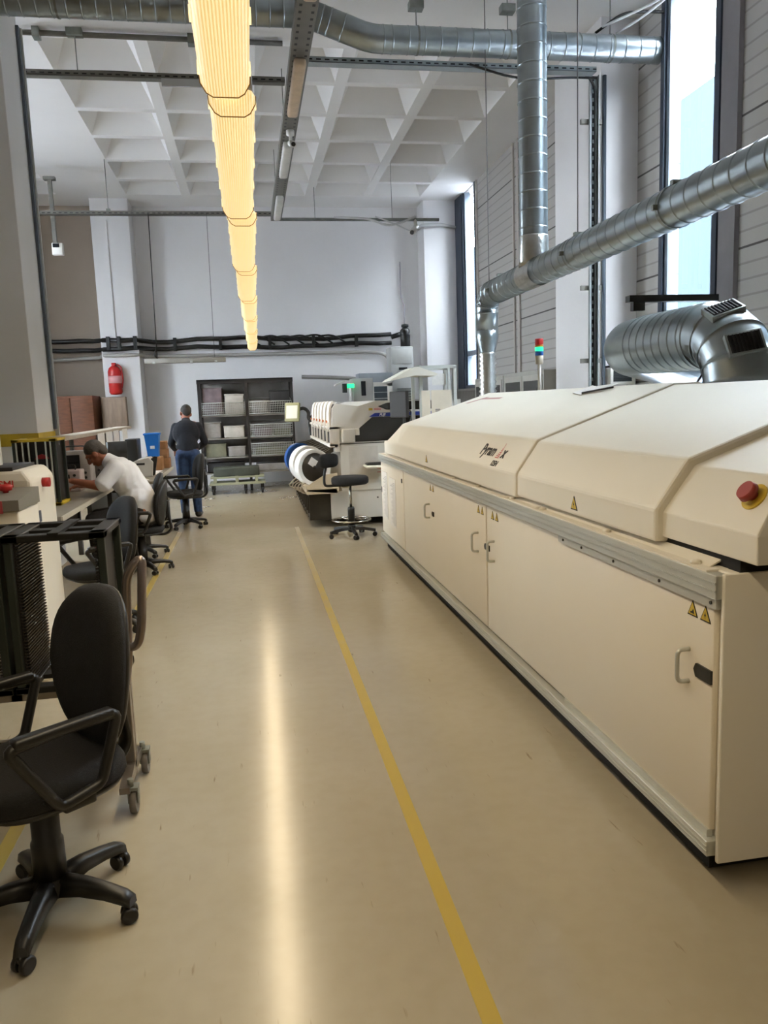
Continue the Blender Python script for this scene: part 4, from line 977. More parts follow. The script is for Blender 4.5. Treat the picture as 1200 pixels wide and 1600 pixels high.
# ------------------------------------------------------------------ shelving at the end wall
t = thing('shelving_rack', 'dark shelving rack of wire baskets against the end wall', 'shelving', (0, 15.4, 0))
post = mat('dark_post', '332f2e', .5, .4); wire = mat('galvanised_wire', 'b5b6b0', .4, .4)
q = MB()
for x in (-.92, -.04, .82):
    for y in (15.15, 15.65): q.box(x-.025, x+.025, y-.025, y+.025, 0, 2.10)
q.box(-.95, .85, 15.12, 15.16, 2.05, 2.12); q.build('post', post, t)
q = MB(); q.box(-.94, .84, 15.66, 15.68, .5, 2.1); q.build('back_panel', mat('grey_back_panel', '8d8782', .7, var=.25, scale=3), t)
q = MB(); q.box(-.95, .85, 15.12, 15.68, 2.10, 2.13); q.build('top_panel', black_metal, t)
for z, tilt in ((.36, 0), (.66, 0), (1.02, .0), (1.45, 0)):
    q = MB(); q.box(-.94, .84, 15.14, 15.66, z-.02, z); q.build('shelf', mat('grey_shelf', '98948c', .5, .2), t)
for z in (.68, 1.04, 1.47, ):
    for x0, x1 in ((-.0, .80), (-.88, -.08)):
        if x0 < -.5 and z < 1.3: continue
        q = MB(); zt = z+.22
        q.tube([(x0, 15.08, zt), (x1, 15.08, zt), (x1, 15.6, zt+.06), (x0, 15.6, zt+.06)], .010, 6, closed=True)
        q.tube([(x0, 15.08, z), (x1, 15.08, z), (x1, 15.6, z), (x0, 15.6, z)], .008, 6, closed=True)
        for k in range(25): 
            x = x0+(x1-x0)*k/24; q.cyl((x, 15.08, z), (x, 15.08, zt), .004, n=4)
        for k in range(5): q.cyl((x0, 15.08, z+.22*k/5), (x1, 15.08, z+.22*k/5), .004, n=4)
        q.build('wire_basket', wire, t)
rs = random.Random(3)
kinds = [mat('crate_grey', '8b8682', .7, var=.2), mat('crate_mauve', '75676a', .7, var=.25), mat('crate_olive', '73725f', .7, var=.25), mat('crate_pale', 'b3aea6', .7, var=.15), mat('crate_black', '1c1b1c', .6)]
LC = {0: 'grey', 1: 'mauve grey', 2: 'olive', 3: 'pale', 4: 'black'}
def crate(x0, x1, y0, y1, z0, z1, ki, where):
    o = thing('storage_box', '%s storage box %s' % (LC[ki], where), 'box', ((x0+x1)/2, (y0+y1)/2, z0), group='boxes on the shelving rack')
    q = MB(); q.box(x0, x1, y0, y1, z0, z1, .012); q.build('tub', kinds[ki], o)
    q = MB(); q.box(x0-.008, x1+.008, y0-.008, y1+.008, z1-.03, z1, .004); q.build('rim', kinds[ki], o)
crate(.42, .78, 15.18, 15.6, 1.66, 1.90, 4, 'on top of the upper wire basket at the right bay of the shelving') if False else None
crate(.40, .78, 15.18, 15.55, 1.455, 1.90, 4, 'standing in the upper right wire basket of the shelving')
crate(.05, .34, 15.2, 15.55, 1.455, 1.72, 0, 'beside the black box in the upper wire basket')
crate(-.45, -.10, 15.2, 15.55, 1.455, 1.85, 3, 'in the upper basket of the shelving beside the middle post')
crate(-.86, -.50, 15.2, 15.55, 1.455, 1.98, 1, 'at the far end of the upper shelf, tallest of its row')
crate(-.86, -.56, 15.2, 15.55, 1.025, 1.33, 0, 'below the tallest mauve box on the middle shelf')
crate(-.50, -.12, 15.2, 15.55, 1.025, 1.25, 3, 'on the middle shelf beside the middle post')
crate(.06, .40, 15.2, 15.55, 1.025, 1.19, 1, 'in the middle wire basket')
crate(.46, .76, 15.2, 15.55, 1.025, 1.16, 2, 'in the middle wire basket under the black box')
crate(-.86, -.48, 15.2, 15.55, .665, .92, 2, 'on the lower shelf, farthest from the placement machine')
crate(-.44, -.12, 15.2, 15.55, .665, .86, 0, 'on the lower shelf beside the middle post')
crate(.08, .74, 15.2, 15.55, .665, .82, 2, 'long and low in the lowest wire basket')
crate(-.85, -.15, 15.2, 15.55, .365, .55, 4, 'long and low on the bottom shelf behind the dolly')
crate(.08, .70, 15.2, 15.55, .365, .50, 0, 'on the bottom shelf below the lowest wire basket')
t = thing('low_dolly', 'low wheeled dolly with pale green frame in front of the shelving', 'dolly', (-.25, 14.8, 0))
dm = mat('pale_green_frame', '9a9a80', .5, .2)
q = MB(); q.box(-.80, .22, 14.55, 15.05, .18, .22); q.box(-.78, .2, 14.6, 15.0, .30, .33)
for x in (-.7, -.3, .06): q.box(x-.03, x+.03, 14.62, 14.68, .2, .34)
q.build('frame', dm, t)
for x in (-.74, .16, -.15):
    for y in (14.62, 14.98):
        q = MB(); q.cyl((x-.02, y, .055), (x+.02, y, .055), .055, n=16); q.box(x-.03, x+.03, y-.02, y+.02, .06, .18); q.build('caster', black_metal, t)
tag(MB().box(-.72, .12, 14.62, 15.0, .332, .50, .02).build('dark_parcel', mat('dark_wrapping', '3c4038', .5, var=.3, bump=.5, bscale=10)), 'dark wrapped parcel lying on the low dolly', 'parcel')

# ------------------------------------------------------------------ side bay: cupboard, extinguisher
t = thing('wooden_cupboard', 'brown wooden cupboard at the end wall behind the benches', 'cupboard', (-3.2, 16, 0))
MB().box(-3.75, -2.92, 15.6, 16.4, 0, 1.92, .01).build('carcass', wood_brown, t)
for k in range(2): MB().box(-3.73+.41*k, -3.33+.41*k, 15.58, 15.6, .1, 1.88, .004).build('door', wood_brown, t)
tag(MB().box(-2.80, -2.35, 15.80, 15.99, 1.3, 1.88, .01).build('board', mat('streaky_board', '8f7a68', .7, var=.25, scale=4, stretch=(3, 1, .6))), 'streaky brown board leaning on the pillar under the red extinguisher', 'board')
t = thing('fire_extinguisher', 'red fire extinguisher hung on the far white pillar', 'fire extinguisher', (-2.52, 15.9, 1.9))
MB().lathe([(.001, 1.92), (.10, 1.93), (.125, 1.97), (.125, 2.36), (.10, 2.43), (.05, 2.47), (.03, 2.48)], (-2.52, 15.86, 0), 20).build('cylinder', red_p, t)
MB().box(-2.56, -2.48, 15.82, 15.90, 2.47, 2.53, .008).tube(fillet([(-2.47, 15.86, 2.5), (-2.39, 15.85, 2.46), (-2.37, 15.85, 2.2), (-2.40, 15.84, 2.05)], .05), .014, 8).build('valve_and_hose', red_p, t)
MB().lathe([(.1265, 2.14), (.1265, 2.28)], (-2.52, 15.86, 0), 20).build('paper_band', mat('pale_pink_label', 'd89a9a', .6), t)
# ------------------------------------------------------------------ benches and what stands on them
def bench(name, label, x0, x1, y0, y1, z):
    t = thing(name, label, 'workbench', ((x0+x1)/2, (y0+y1)/2, 0))
    MB().box(x0, x1, y0, y1, z-.035, z, .004).build('bench_top', bench_top, t)
    MB().box(x1-.002, x1+.012, y0, y1, z-.038, z+.001).build('edge_strip', bench_edge, t)
    for x in (x0+.06, x1-.12):
        for y in (y0+.08, y1-.08): MB().box(x-.025, x+.025, y-.025, y+.025, 0, z-.035).build('leg', bench_frame, t)
    MB().box(x0+.04, x0+.06, y0+.1, y1-.1, .25, z-.1).box(x0+.08, x1-.14, y0+.06, y0+.10, z-.12, z-.036).box(x0+.08, x1-.14, y1-.10, y1-.06, z-.12, z-.036).build('frame', bench_frame, t)
    return t
bench('workbench', 'grey workbench under the black magazine with yellow ends', -2.04, -1.50, 6.35, 9.25, .80)
bench('workbench', 'grey workbench where the person in jeans stands, papers on it', -1.96, -1.15, 9.35, 11.68, .78)
t = thing('overhead_shelf', 'long pale shelf board on posts above the back of the workbenches', 'shelf', (-2.0, 10.2, 0))
MB().box(-2.04, -1.82, 8.05, 12.6, 1.33, 1.37, .004).build('board', mat('pale_board', 'b3a797', .6), t)
q = MB()
for y in (9.3, 10.9, 12.5): q.box(-2.03, -1.99, y-.02, y+.02, 0, 1.33)
build_each(q, 'post', bench_frame, t)
for k, (y, h) in enumerate(((10.05, .16), (10.6, .20), (11.15, .26), (11.9, .18))):
    tag(MB().box(-1.819, -1.815, y-.22, y+.22, 1.345-h, 1.345).build('hanging_sheet', paper), 'white sheet hanging from the pale overhead shelf, %s of four from the near end' % ('first', 'second', 'third', 'fourth')[k], 'paper', 'sheets hanging from the overhead shelf')
t = thing('computer_monitor', 'dark monitor on the workbench under the hanging sheets', 'monitor', (-1.56, 9.55, .78))
M = Matrix.Translation((-1.57, 9.6, 0)) @ Matrix.Rotation(R(35), 4, 'Z')
q = MB(); q.m = M; q.box(-.12, .12, -.02, .02, 1.03, 1.25, .008); q.build('screen', black_plastic, t)
q = MB(); q.m = M; q.box(-.02, .02, .02, .05, .80, 1.1); q.lathe([(.001, .782), (.10, .782), (.10, .795), (.001, .80)], n=20); q.build('stand', black_metal, t)
tag(MB().box(-1.60, -1.45, 10.4, 10.75, .782, 1.24, .01).build('computer_tower', black_plastic), 'black upright computer case on the workbench beside the blue bin', 'computer')
t = thing('desk_printer', 'pale desktop device with a dark slot and sloped lid on the workbench', 'printer', (-1.45, 10.1, .78))
q = MB(); q.prism([(-1.68, .782), (-1.24, .782), (-1.22, .96), (-1.27, 1.02), (-1.40, 1.0), (-1.62, .90), (-1.68, .88)], 'y', 10.0, 10.3); bevelled(q.build('body', mat('device_grey', 'b0aba2', .5), t), .01)
MB().prism([(-1.56, .925), (-1.30, 1.013), (-1.30, 1.02), (-1.56, .935)], 'y', 9.999, 10.2).build('lid', mat('device_pale', 'cdc8bf', .5), t)
MB().box(-1.42, -1.32, 9.995, 10.001, .93, .955).build('slot_mesh_pattern', dark_gap, t)
q = MB(); q.prism([(-1.25, 1.0), (-1.20, 1.03), (-1.17, 1.02), (-1.21, .80), (-1.24, .79)], 'y', 10.05, 10.08); q.build('arm', black_plastic, t)
for k, (x, y, a, wd) in enumerate(((-1.36, 9.62, .3, .2), (-1.33, 10.77, -.1, .22), (-1.27, 10.44, .08, .2))):
    q = MB(); q.m = Matrix.Translation((x, y, .7815+.001*0)) @ Matrix.Rotation(a, 4, 'Z'); q.box(-.105, .105, -.148, .148, 0, .003)
    tag(q.build('loose_sheet', paper), 'loose white sheet on the workbench, %s' % ('by the chair with the yellow tag', 'between the cardboard box and the black computer case', 'at the front edge beside the pale desktop device')[k], 'paper')
tag(MB().box(-1.44, -1.22, 10.95, 11.2, .782, .97, .006).build('cardboard_box', cardboard), 'brown cardboard box under the blue bin on the workbench', 'box')
t = thing('blue_bin', 'bright blue plastic bin with a white label on the workbench', 'bin', (-1.33, 11.07, .972))
q = MB(); q.loft([[(-1.40, 10.99, .972), (-1.26, 10.99, .972), (-1.26, 11.15, .972), (-1.40, 11.15, .972)], [(-1.43, 10.96, 1.28), (-1.24, 10.96, 1.28), (-1.24, 11.18, 1.28), (-1.43, 11.18, 1.28)]]); q.build('tub', mat('bright_blue', '1565b5', .4), t)
MB().box(-1.36, -1.30, 10.968, 10.974, 1.08, 1.12).build('label', paper, t)
MB().box(-1.44, -1.23, 10.95, 11.19, 1.265, 1.29, .004).build('rim', mat('bright_blue', '1565b5'), t)
for k, (z0, z1, x0, x1) in enumerate(((.782, .92, -1.38, -1.16), (.922, 1.05, -1.36, -1.18), (1.052, 1.16, -1.35, -1.19))):
    tag(MB().box(x0, x1, 11.32, 11.6, z0, z1, .006).build('cardboard_box', cardboard), 'brown cardboard box beside the person in jeans, %s of the stack of three' % ('bottom', 'middle', 'top')[k], 'box', 'stack of cardboard boxes on the workbench')
gm = [mat('instrument_grey', '8f867e', .6, var=.15), mat('instrument_pink_grey', 'a4938a', .6, var=.15), mat('instrument_dark', '57504b', .6, var=.2)]
for k, (x0, x1, y0, y1, z1, mi, lb) in enumerate(((-2.03, -1.75, 8.34, 8.58, 1.02, 1, 'pinkish grey instrument beside the black magazine on the workbench'), (-2.02, -1.70, 8.64, 8.90, 1.20, 0, 'tall grey instrument behind the pinkish grey one on the workbench'), (-1.95, -1.62, 8.95, 9.2, 1.12, 2, 'dark instrument at the far end of the workbench by the monitor'))):
    t = thing('bench_instrument', lb, 'instrument', ((x0+x1)/2, (y0+y1)/2, .8))
    MB().box(x0, x1, y0, y1, .802, z1, .012).build('case', gm[mi], t)
    MB().box(x0+.03, x1-.1, y0-.004, y0, .9, z1-.04).build('display', screen_off, t)
    q = MB()
    for j in range(3): q.cyl((x1-.05, y0, .87+.05*j), (x1-.05, y0-.02, .87+.05*j), .014, n=12)
    q.build('knob', black_plastic, t)
    q = MB(); q.tube(fillet([(x0+.06, y0+.1, z1), (x0+.06, y0+.1, z1+.05), (x1-.06, y0+.1, z1+.05), (x1-.06, y0+.1, z1)], .03), .008, 8); q.build('carry_handle', black_plastic, t)
# shelf-top magazine with yellow ends
def magazine(name, label, x0, x1, y0, y1, z0, z1, ends, group=None):
    t = thing(name, label, 'rack', ((x0+x1)/2, (y0+y1)/2, z0), group=group)
    for nm, za, zb in (('bottom_plate', z0, z0+.025), ('top_plate', z1-.025, z1)):
        q = MB(); q.box(x0, x1, y0, y0+.06, za, zb, .003, 1); q.box(x0, x1, y1-.06, y1, za, zb, .003, 1); q.box(x0, x0+.06, y0, y1, za, zb, .003, 1); q.box(x1-.06, x1, y0, y1, za, zb, .003, 1)
        q.box(x0+.05, x1-.05, (y0+y1)/2-.03, (y0+y1)/2+.03, za+.004, zb-.004)
        if ends is black_metal: 
            q.box((x0+x1)/2-.02, (x0+x1)/2+.02, y0, y1, zb-.006, zb+.006)
        q.build(nm, ends, t)
    for x in (x0+.018, x1-.018):
        for y in (y0+.02, y1-.02):
            q = MB(); q.box(x-.014, x+.014, y-.014, y+.014, z0+.024, z1-.024, .003, 1); q.build('corner_post', mat('dull_green_grey_post', '343a34', .4, .5), t)
    for x, s in ((x0+.035, 1), (x1-.035, -1)):
        q = MB(); q.box(x-.004, x+.004, y0+.04, y1-.04, z0+.025, z1-.025)
        n = 44
        for k in range(n):
            zz = z0+.035+(z1-z0-.07)*k/(n-1); xa, xb = sorted((x, x+s*.016)); q.box(xa, xb, y0+.036, y1-.036, zz-.0022, zz+.0022)
        q.build('slotted_wall', mat('dark_slotted_plastic', '211c17', .45, var=.15), t)
    return t
yl = magazine('board_magazine', 'black board magazine with yellow ends standing on the workbench by the white pillar', -2.04, -1.67, 7.14, 7.50, .802, 1.39, yellow_p)
q = MB()
for k, x in enumerate((-2.0, -1.95, -1.90, -1.84, -1.76, -1.72)): q.box(x-.006, x+.006, 7.138, 7.15, .83, 1.365)
q.build('guide_rod', alu, yl)
MB().box(-2.01, -1.70, 7.44, 7.47, .83, 1.36).build('dark_boards', mat('black_boards', '14100f', .5), yl)
q = MB(); q.prism([(-1.93, 1.20), (-1.81, 1.20), (-1.83, 1.23), (-1.87, 1.245), (-1.91, 1.23)], 'y', 7.43, 7.44); q.build('red_handle', red_p, yl)
# board loader (white machine at the edge of the picture)
t = thing('board_loader', 'white board loader machine with red buttons behind the trolley of black racks', 'machine', (-1.7, 5.2, 0))
q = MB(); q.loft([[(-2.3, 5.03, .02), (-1.345, 5.03, .02), (-1.345, 5.6, .02), (-2.3, 5.6, .02)], [(-2.3, 5.03, 1.20), (-1.345, 5.03, 1.20), (-1.345, 5.6, 1.20), (-2.3, 5.6, 1.20)], [(-2.3, 5.05, 1.255), (-1.39, 5.05, 1.265), (-1.39, 5.58, 1.265), (-2.3, 5.6, 1.255)]]); bevelled(q.build('body', cream, t), .02)
MB().box(-2.3, -1.45, 5.06, 5.56, 1.262, 1.285, .004).build('dark_lid', black_plastic, t)
MB().box(-2.4, -1.60, 4.95, 5.4, .02, 1.98, .01).build('tower', offwhite, t)
q = MB(); q.box(-2.2, -1.31, 4.60, 5.02, .02, 1.07, .012); q.build('front_cabinet', cream, t)
q = MB(); q.prism([(4.58, 1.07), (5.02, 1.07), (5.02, 1.165), (4.58, 1.13)], 'x', -2.2, -1.30); q.build('control_panel', mat('grey_panel', '7b776d', .45), t)
MB().box(-2.2, -1.43, 4.565, 4.60, 1.02, 1.125, .01).build('front_bumper', black_plastic, t)
MB().box(-1.44, -1.385, 4.575, 4.585, 1.06, 1.13).build('red_logo_plate', mat('faded_red', 'b04a50', .5), t)
q = MB(); q.lathe([(.016, 1.13), (.016, 1.16), (.036, 1.165), (.040, 1.19), (.03, 1.20), (.001, 1.202)], (-1.44, 4.85, 0), 20); q.build('emergency_stop', red_p, t)
q = MB(); q.lathe([(.001, 1.135), (.03, 1.135), (.03, 1.15), (.001, 1.155)], (-1.62, 4.75, 0), 14); q.build('button', offwhite, t)
q = MB(); q.cyl((-1.345, 5.3, 1.165), (-1.30, 5.3, 1.165), .03, n=16); q.build('emergency_stop', red_p, t)
Mt = Matrix(((1, 0, 0, -1.53), (0, 0, -1, 5.027), (0, 1, 0, 1.165), (0, 0, 0, 1)))
MB().text('SMI', .06, Mt, 0, bold=.001).build('lettering', red_ink, t)
q = MB(); q.box(-1.218, -1.212, 5.02, 5.10, .2, 1.18); q.box(-1.2145, -1.205, 5.05, 5.09, .93, .99); q.build('door_edge', mat('latch_blue_grey', '4a525e', .5), t) if False else None
MB().box(-1.346, -1.334, 5.1, 5.16, .93, 1.0).build('latch', mat('latch_blue_grey', '4a525e', .5), t)
MB().box(-1.40, -1.32, 4.594, 4.602, .86, .94).build('cable_opening', dark_gap, t)
MB().cyl((-1.44, 4.60, 1.02), (-1.44, 4.592, 1.0), .008, n=10).build('lock', black_metal, t)
sw = MB().box(-1.72, -1.585, 4.585, 4.60, .87, .99, .006).build('switch_plate', mat('switch_yellow', 'd39a1e', .4), t)
MB().cyl((-1.665, 4.585, .93), (-1.665, 4.565, .93), .042, n=20).box(-1.675, -1.655, 4.545, 4.57, .89, .97).build('rotary_knob', red_p, sw)

# trolley and the two black magazines on it
t = thing('magazine_trolley', 'grey steel trolley on castors carrying two black board magazines', 'trolley', (-.95, 3.2, 0))
q = MB()
for x in (-.575, -1.34):
    q.box(x-.02, x+.02, 3.20, 3.24, .12, .60, .003, 1); q.box(x-.016, x+.016, 3.27, 3.295, .12, .55, .003, 1)
    q.prism([(3.02, .10), (3.42, .10), (3.42, .125), (3.26, .15), (3.18, .15), (3.02, .125)], 'x', x-.02, x+.02)
q.box(-1.34, -.575, 3.19, 3.23, .215, .25); q.box(-1.34, -.575, 3.28, 3.31, .235, .26)
q.box(-1.36, -.56, 3.04, 3.07, .515, .545); q.box(-1.36, -.56, 3.38, 3.41, .515, .545); q.box(-1.36, -1.33, 3.04, 3.41, .515, .545); q.box(-.59, -.56, 3.04, 3.41, .515, .545); q.box(-.96, -.92, 3.04, 3.41, .515, .545)
q.build('frame', steel_tube, t)
for x in (-.575, -1.34):
    for y in (3.05, 3.40):
        q = MB(); q.cyl((x+.014, y+.02, .055), (x+.04, y+.02, .055), .055, n=22)
        cw = q.build('caster', rubber_grey, t)
        q = MB(); q.cyl((x+.010, y+.02, .055), (x+.044, y+.02, .055), .022, n=14); q.box(x+.006, x+.011, y-.01, y+.03, .05, .11); q.box(x+.043, x+.048, y-.01, y+.03, .05, .11); q.box(x, x+.05, y-.02, y+.03, .105, .118); q.cyl((x+.02, y, .105), (x+.02, y, .15), .012, n=10); q.build('caster_fork', galv_dull, cw)
q = MB(); q.tube(fillet([(-.545, 3.03, .70), (-.475, 3.0, .70), (-.455, 3.0, .78), (-.435, 3.02, 1.06), (-.50, 3.02, .985), (-.52, 3.05, .66), (-.54, 3.06, .54)], .05, 6), .017, 12); q.build('push_handle', mat('worn_handle', '8a7f78', .3, .8, var=.15), t)
magazine('board_magazine', 'black slotted board magazine on the trolley, nearer the push handle', -.935, -.565, 3.02, 3.40, .546, 1.155, black_metal)
magazine('board_magazine', 'black slotted board magazine on the trolley, cut by the edge of the picture', -1.315, -.945, 3.02, 3.40, .546, 1.155, black_metal)

# ------------------------------------------------------------------ chairs
def superell(a, b, n1, n2, N=36, low=1.0):
    out = []
    for k in range(N):
        t_ = 2*PI*k/N; c, s_ = math.cos(t_), math.sin(t_)
        x = a*abs(c)**(2/n1)*(1 if c >= 0 else -1); y = b*abs(s_)**(2/n2)*(1 if s_ >= 0 else -1)
        if y < 0: x *= 1-(1-low)*(-y/b)
        out.append((x, y))
    return out
def make_chair():
    t = thing('office_chair', '', 'chair', (0, 0, 0))
    b = lambda q, n, m_, p=t: q.build(n, m_, p, world=False)
    q = MB(); q.lathe([(.035, .06), (.06, .075), (.062, .12), (.045, .14), (.045, .15)], n=20); b(q, 'base_hub', black_plastic)
    for k in range(5):
        a = 2*PI*k/5-R(7); M = Matrix.Rotation(a, 4, 'Z')
        q = MB(); q.m = M
        secs = []
        for x, zc, hw, hh in ((.03, .105, .036, .03), (.12, .108, .030, .024), (.20, .098, .026, .020), (.26, .085, .025, .018), (.288, .072, .022, .015)):
            secs.append([(x, -hw, zc-hh), (x, -hw*.8, zc+hh*.7), (x, -hw*.4, zc+hh), (x, hw*.4, zc+hh), (x, hw*.8, zc+hh*.7), (x, hw, zc-hh)])
        q.loft(secs, smooth=True); lg = b(q, 'leg', black_plastic)
        q = MB(); q.m = M @ Matrix.Translation((.272, 0, 0)) @ Matrix.Rotation(k*1.1+.4, 4, 'Z')
        for s_ in (-1, 1): q.tube([(0, s_*.006, .027), (0, s_*.010, .027), (0, s_*.022, .027), (0, s_*.027, .027)], [.024, .027, .027, .022], 16)
        q.cyl((0, 0, .03), (0, 0, .075), .008, n=8); q.box(-.02, .016, -.012, .012, .035, .058, .006); b(q, 'caster', black_plastic, lg)
    q = MB(); q.lathe([(.052, .13), (.050, .25), (.044, .26), (.044, .34), (.038, .35), (.038, .43)], n=20); b(q, 'gas_column', black_plastic)
    q = MB(); q.box(-.09, .09, -.12, .12, .415, .44, .008); q.tube([(.09, .05, .43), (.25, .05, .42)], .007, 8); b(q, 'tilt_mechanism', black_metal)
    # seat cushion and pan
    def pad(outl, levels, deform):
        return [[deform(x*s_, y*s_, z) for x, y in outl] for s_, z in levels]
    o = superell(.242, .232, 3.2, 3.0)
    q = MB(); q.loft(pad(o, ((.55, .435), (.93, .44), (.98, .462)), lambda x, y, z: (x, y, z+.25*max(0, -y-.1)**2)), smooth=True); b(q, 'seat_pan', black_plastic)
    q = MB(); q.loft(pad(o, ((.97, .462), (1, .475), (.995, .50), (.95, .52), (.8, .526), (.4, .518), (.05, .515)), lambda x, y, z: (x, y, z-(.18*max(0, y-.12)**2*3)+.25*max(0, -y-.1)**2)), smooth=True); b(q, 'seat', black_fabric)
    # backrest
    ob = superell(.222, .262, 2.6, 2.5, 40, low=.86)
    def bd(x, z, y): return (x, -.225-y-.22*(z+.05)*1.0*.5+.85*x*x-.25*max(0, z-.1)**2, .775+z)
    q = MB(); q.loft([[bd(x*s_, z*s_, y) for x, z in ob] for s_, y in ((.05, -.052), (.5, -.05), (.82, -.045), (.95, -.03), (1, -.008), (.99, .008))], smooth=True); b(q, 'backrest', black_fabric)
    q = MB(); q.loft([[bd(x*s_, z*s_, y) for x, z in ob] for s_, y in ((.985, .008), (.985, .016), (.9, .028), (.6, .034), (.05, .036))], smooth=True); b(q, 'back_shell', black_plastic)
    q = MB(); q.tube(fillet([(0, -.05, .425), (0, -.25, .415), (0, -.305, .47), (0, -.285, .60), (0, -.285, .80)], .09, 6), .034, 12, flat=.45); b(q, 'back_bracket', black_plastic)
    for s_ in (-1, 1):
        q = MB(); X = .265*s_
        pts = fillet([(X, .04, .705), (X, -.135, .70), (X*.99, -.07, .50), (X*.985, .06, .475), (X, .195, .695), (X, .04, .705)], .025, 4)
        q.tube(pts[:-1], .017, 10, closed=True); q.box(min(X-.022, X+.022), max(X-.022, X+.022), -.12, .18, .694, .724, .010)
        q.box(min(X*.8, X), max(X*.8, X), -.05, .05, .448, .485, .008); b(q, 'armrest', black_plastic)
    return t
ch = make_chair()
def put(o, x, y, face, label, sc=1.0):
    # face: heading (degrees, 0 = +x) the sitter looks to
    o.location = (x, y, 0); o.rotation_euler = (0, 0, R(face-90)); o['label'] = label; o['group'] = 'black swivel office chairs'
    return o
CH = []
CHAIRS = [(-.72, 2.47, 219, 'black swivel office chair with armrests in front of the magazine trolley, nearest of all chairs'),
          (-1.15, 5.85, 214, 'black swivel chair seen partly through the open magazine on the trolley'),
          (-1.14, 7.95, 182, 'black swivel chair under the person in the white shirt'),
          (-1.27, 8.85, 188, 'black swivel chair with a small yellow tag on its back'),
          (-.93, 10.78, 196, 'black swivel chair in front of the person in blue jeans')]
for i, (x, y, f, lb) in enumerate(CHAIRS):
    o = ch if i == 0 else copy_tree(ch); CH.append(put(o, x, y, f, lb))
for c, zs in ((CH[1], .94), (CH[2], .88), (CH[3], .88), (CH[4], .96)): c.scale = (1, 1, zs)
q = MB(); q.box(.20, .235, -.245, -.243, .66, .69); q.build('white_tag', paper, CH[0], world=False)
q = MB(); q.tube(fillet([(.20, -.20, .50), (.19, -.25, .56), (.15, -.28, .53), (.16, -.24, .47)], .03), .004, 6); q.build('yellow_cord', yellow_p, CH[0], world=False)
q = MB(); q.box(-.19, -.175, -.275, -.255, .88, .94, .003); q.build('yellow_tag', yellow_p, CH[3], world=False)

# round stool with a small backrest
t = thing('work_stool', 'tall black round stool with small backrest and chrome foot ring by the placement machine', 'stool', (1.14, 9.22, 0), 0)
b = lambda q, n, m_, p=t: q.build(n, m_, p, world=False)
chrome = mat('chrome', 'b9b6ae', .18, .95, var=.05)
q = MB(); q.lathe([(.03, .05), (.05, .07), (.05, .13), (.036, .15)], n=18); b(q, 'base_hub', black_plastic)
for k in range(5):
    a = 2*PI*k/5+R(-15); M = Matrix.Rotation(a, 4, 'Z'); q = MB(); q.m = M
    q.loft([[(x, -h, z-.016), (x, -h*.6, z+.018), (x, h*.6, z+.018), (x, h, z-.016)] for x, z, h in ((.03, .10, .03), (.15, .095, .024), (.29, .072, .02))]); lg = b(q, 'leg', black_plastic)
    q = MB(); q.m = M @ Matrix.Translation((.28, 0, 0)) @ Matrix.Rotation(k*.9, 4, 'Z')
    for s_ in (-1, 1): q.cyl((0, s_*.006, .027), (0, s_*.026, .027), .027, n=14)
    q.cyl((0, 0, .03), (0, 0, .07), .008, n=8); b(q, 'caster', black_plastic, lg)
q = MB(); q.lathe([(.042, .12), (.042, .34), (.036, .36)], n=18); b(q, 'column_sleeve', black_plastic)
q = MB(); q.cyl((0, 0, .35), (0, 0, .63), .017, n=14); b(q, 'gas_column', chrome)
q = MB(); q.torus((0, 0, .205), .232, .011, n=36); 
for k in range(3):
    a = 2*PI*k/3; q.cyl((.04*math.cos(a), .04*math.sin(a), .205), (.23*math.cos(a), .23*math.sin(a), .205), .008, n=8)
b(q, 'foot_ring', chrome)
q = MB(); q.lathe([(.10, .625), (.20, .635), (.222, .65), (.226, .68), (.222, .715), (.20, .732), (.12, .738), (.001, .738)], n=36); b(q, 'seat', black_fabric)
q = MB(); q.tube(fillet([(-.05, .02, .625), (-.30, .06, .62), (-.305, .065, .70), (-.275, .07, .90)], .05), .016, 10); b(q, 'back_bracket', black_metal)
q = MB(); q.m = Matrix.Translation((-.255, .06, .925)) @ Matrix.Rotation(R(38), 4, 'Z')
o = superell(.145, .085, 4, 4, 28); q.loft([[(x*s_, y_-1.2*x*x*s_*s_, z*s_) for x, z in o] for s_, y_ in ((.05, .03), (.85, .028), (1, .015), (1, -.01), (.85, -.024), (.05, -.026))], smooth=True); b(q, 'backrest', black_fabric)
q = MB(); q.box(-.10, .02, -.012, .012, .595, .615, .004); b(q, 'lever', chrome)

# ------------------------------------------------------------------ people
def blob(q, name, material, parent, voxel, smooth_it=4):
    o = q.build(name, material, parent)
    md = o.modifiers.new('remesh', 'REMESH'); md.mode = 'VOXEL'; md.voxel_size = voxel; md.use_smooth_shade = True
    ms_ = o.modifiers.new('smooth', 'SMOOTH'); ms_.factor = .5; ms_.iterations = smooth_it
    dg = bpy.context.evaluated_depsgraph_get(); dg.update(); me = bpy.data.meshes.new_from_object(o.evaluated_get(dg))
    o.modifiers.clear(); old = o.data; o.data = me; bpy.data.meshes.remove(old)
    if not me.materials: me.materials.append(material)
    for p in me.polygons: p.use_smooth = True
    return o
def limb(q, pts, rad, flat=1.0):
    for i in range(len(pts)-1): q.tube([pts[i], pts[i+1]], [rad[i], rad[i+1]], 14)
    for p, r in zip(pts, rad): q.ell(p, (r, r, r), 14, 8)
def frame(origin, fw, up):
    f = Vector(fw).normalized(); r_ = f.cross(Vector(up)).normalized(); u = r_.cross(f).normalized()
    M = Matrix.Identity(4)
    for i, v in enumerate((r_, f, u)):
        for j in range(3): M[j][i] = v[j]
    M.translation = Vector(origin); return M
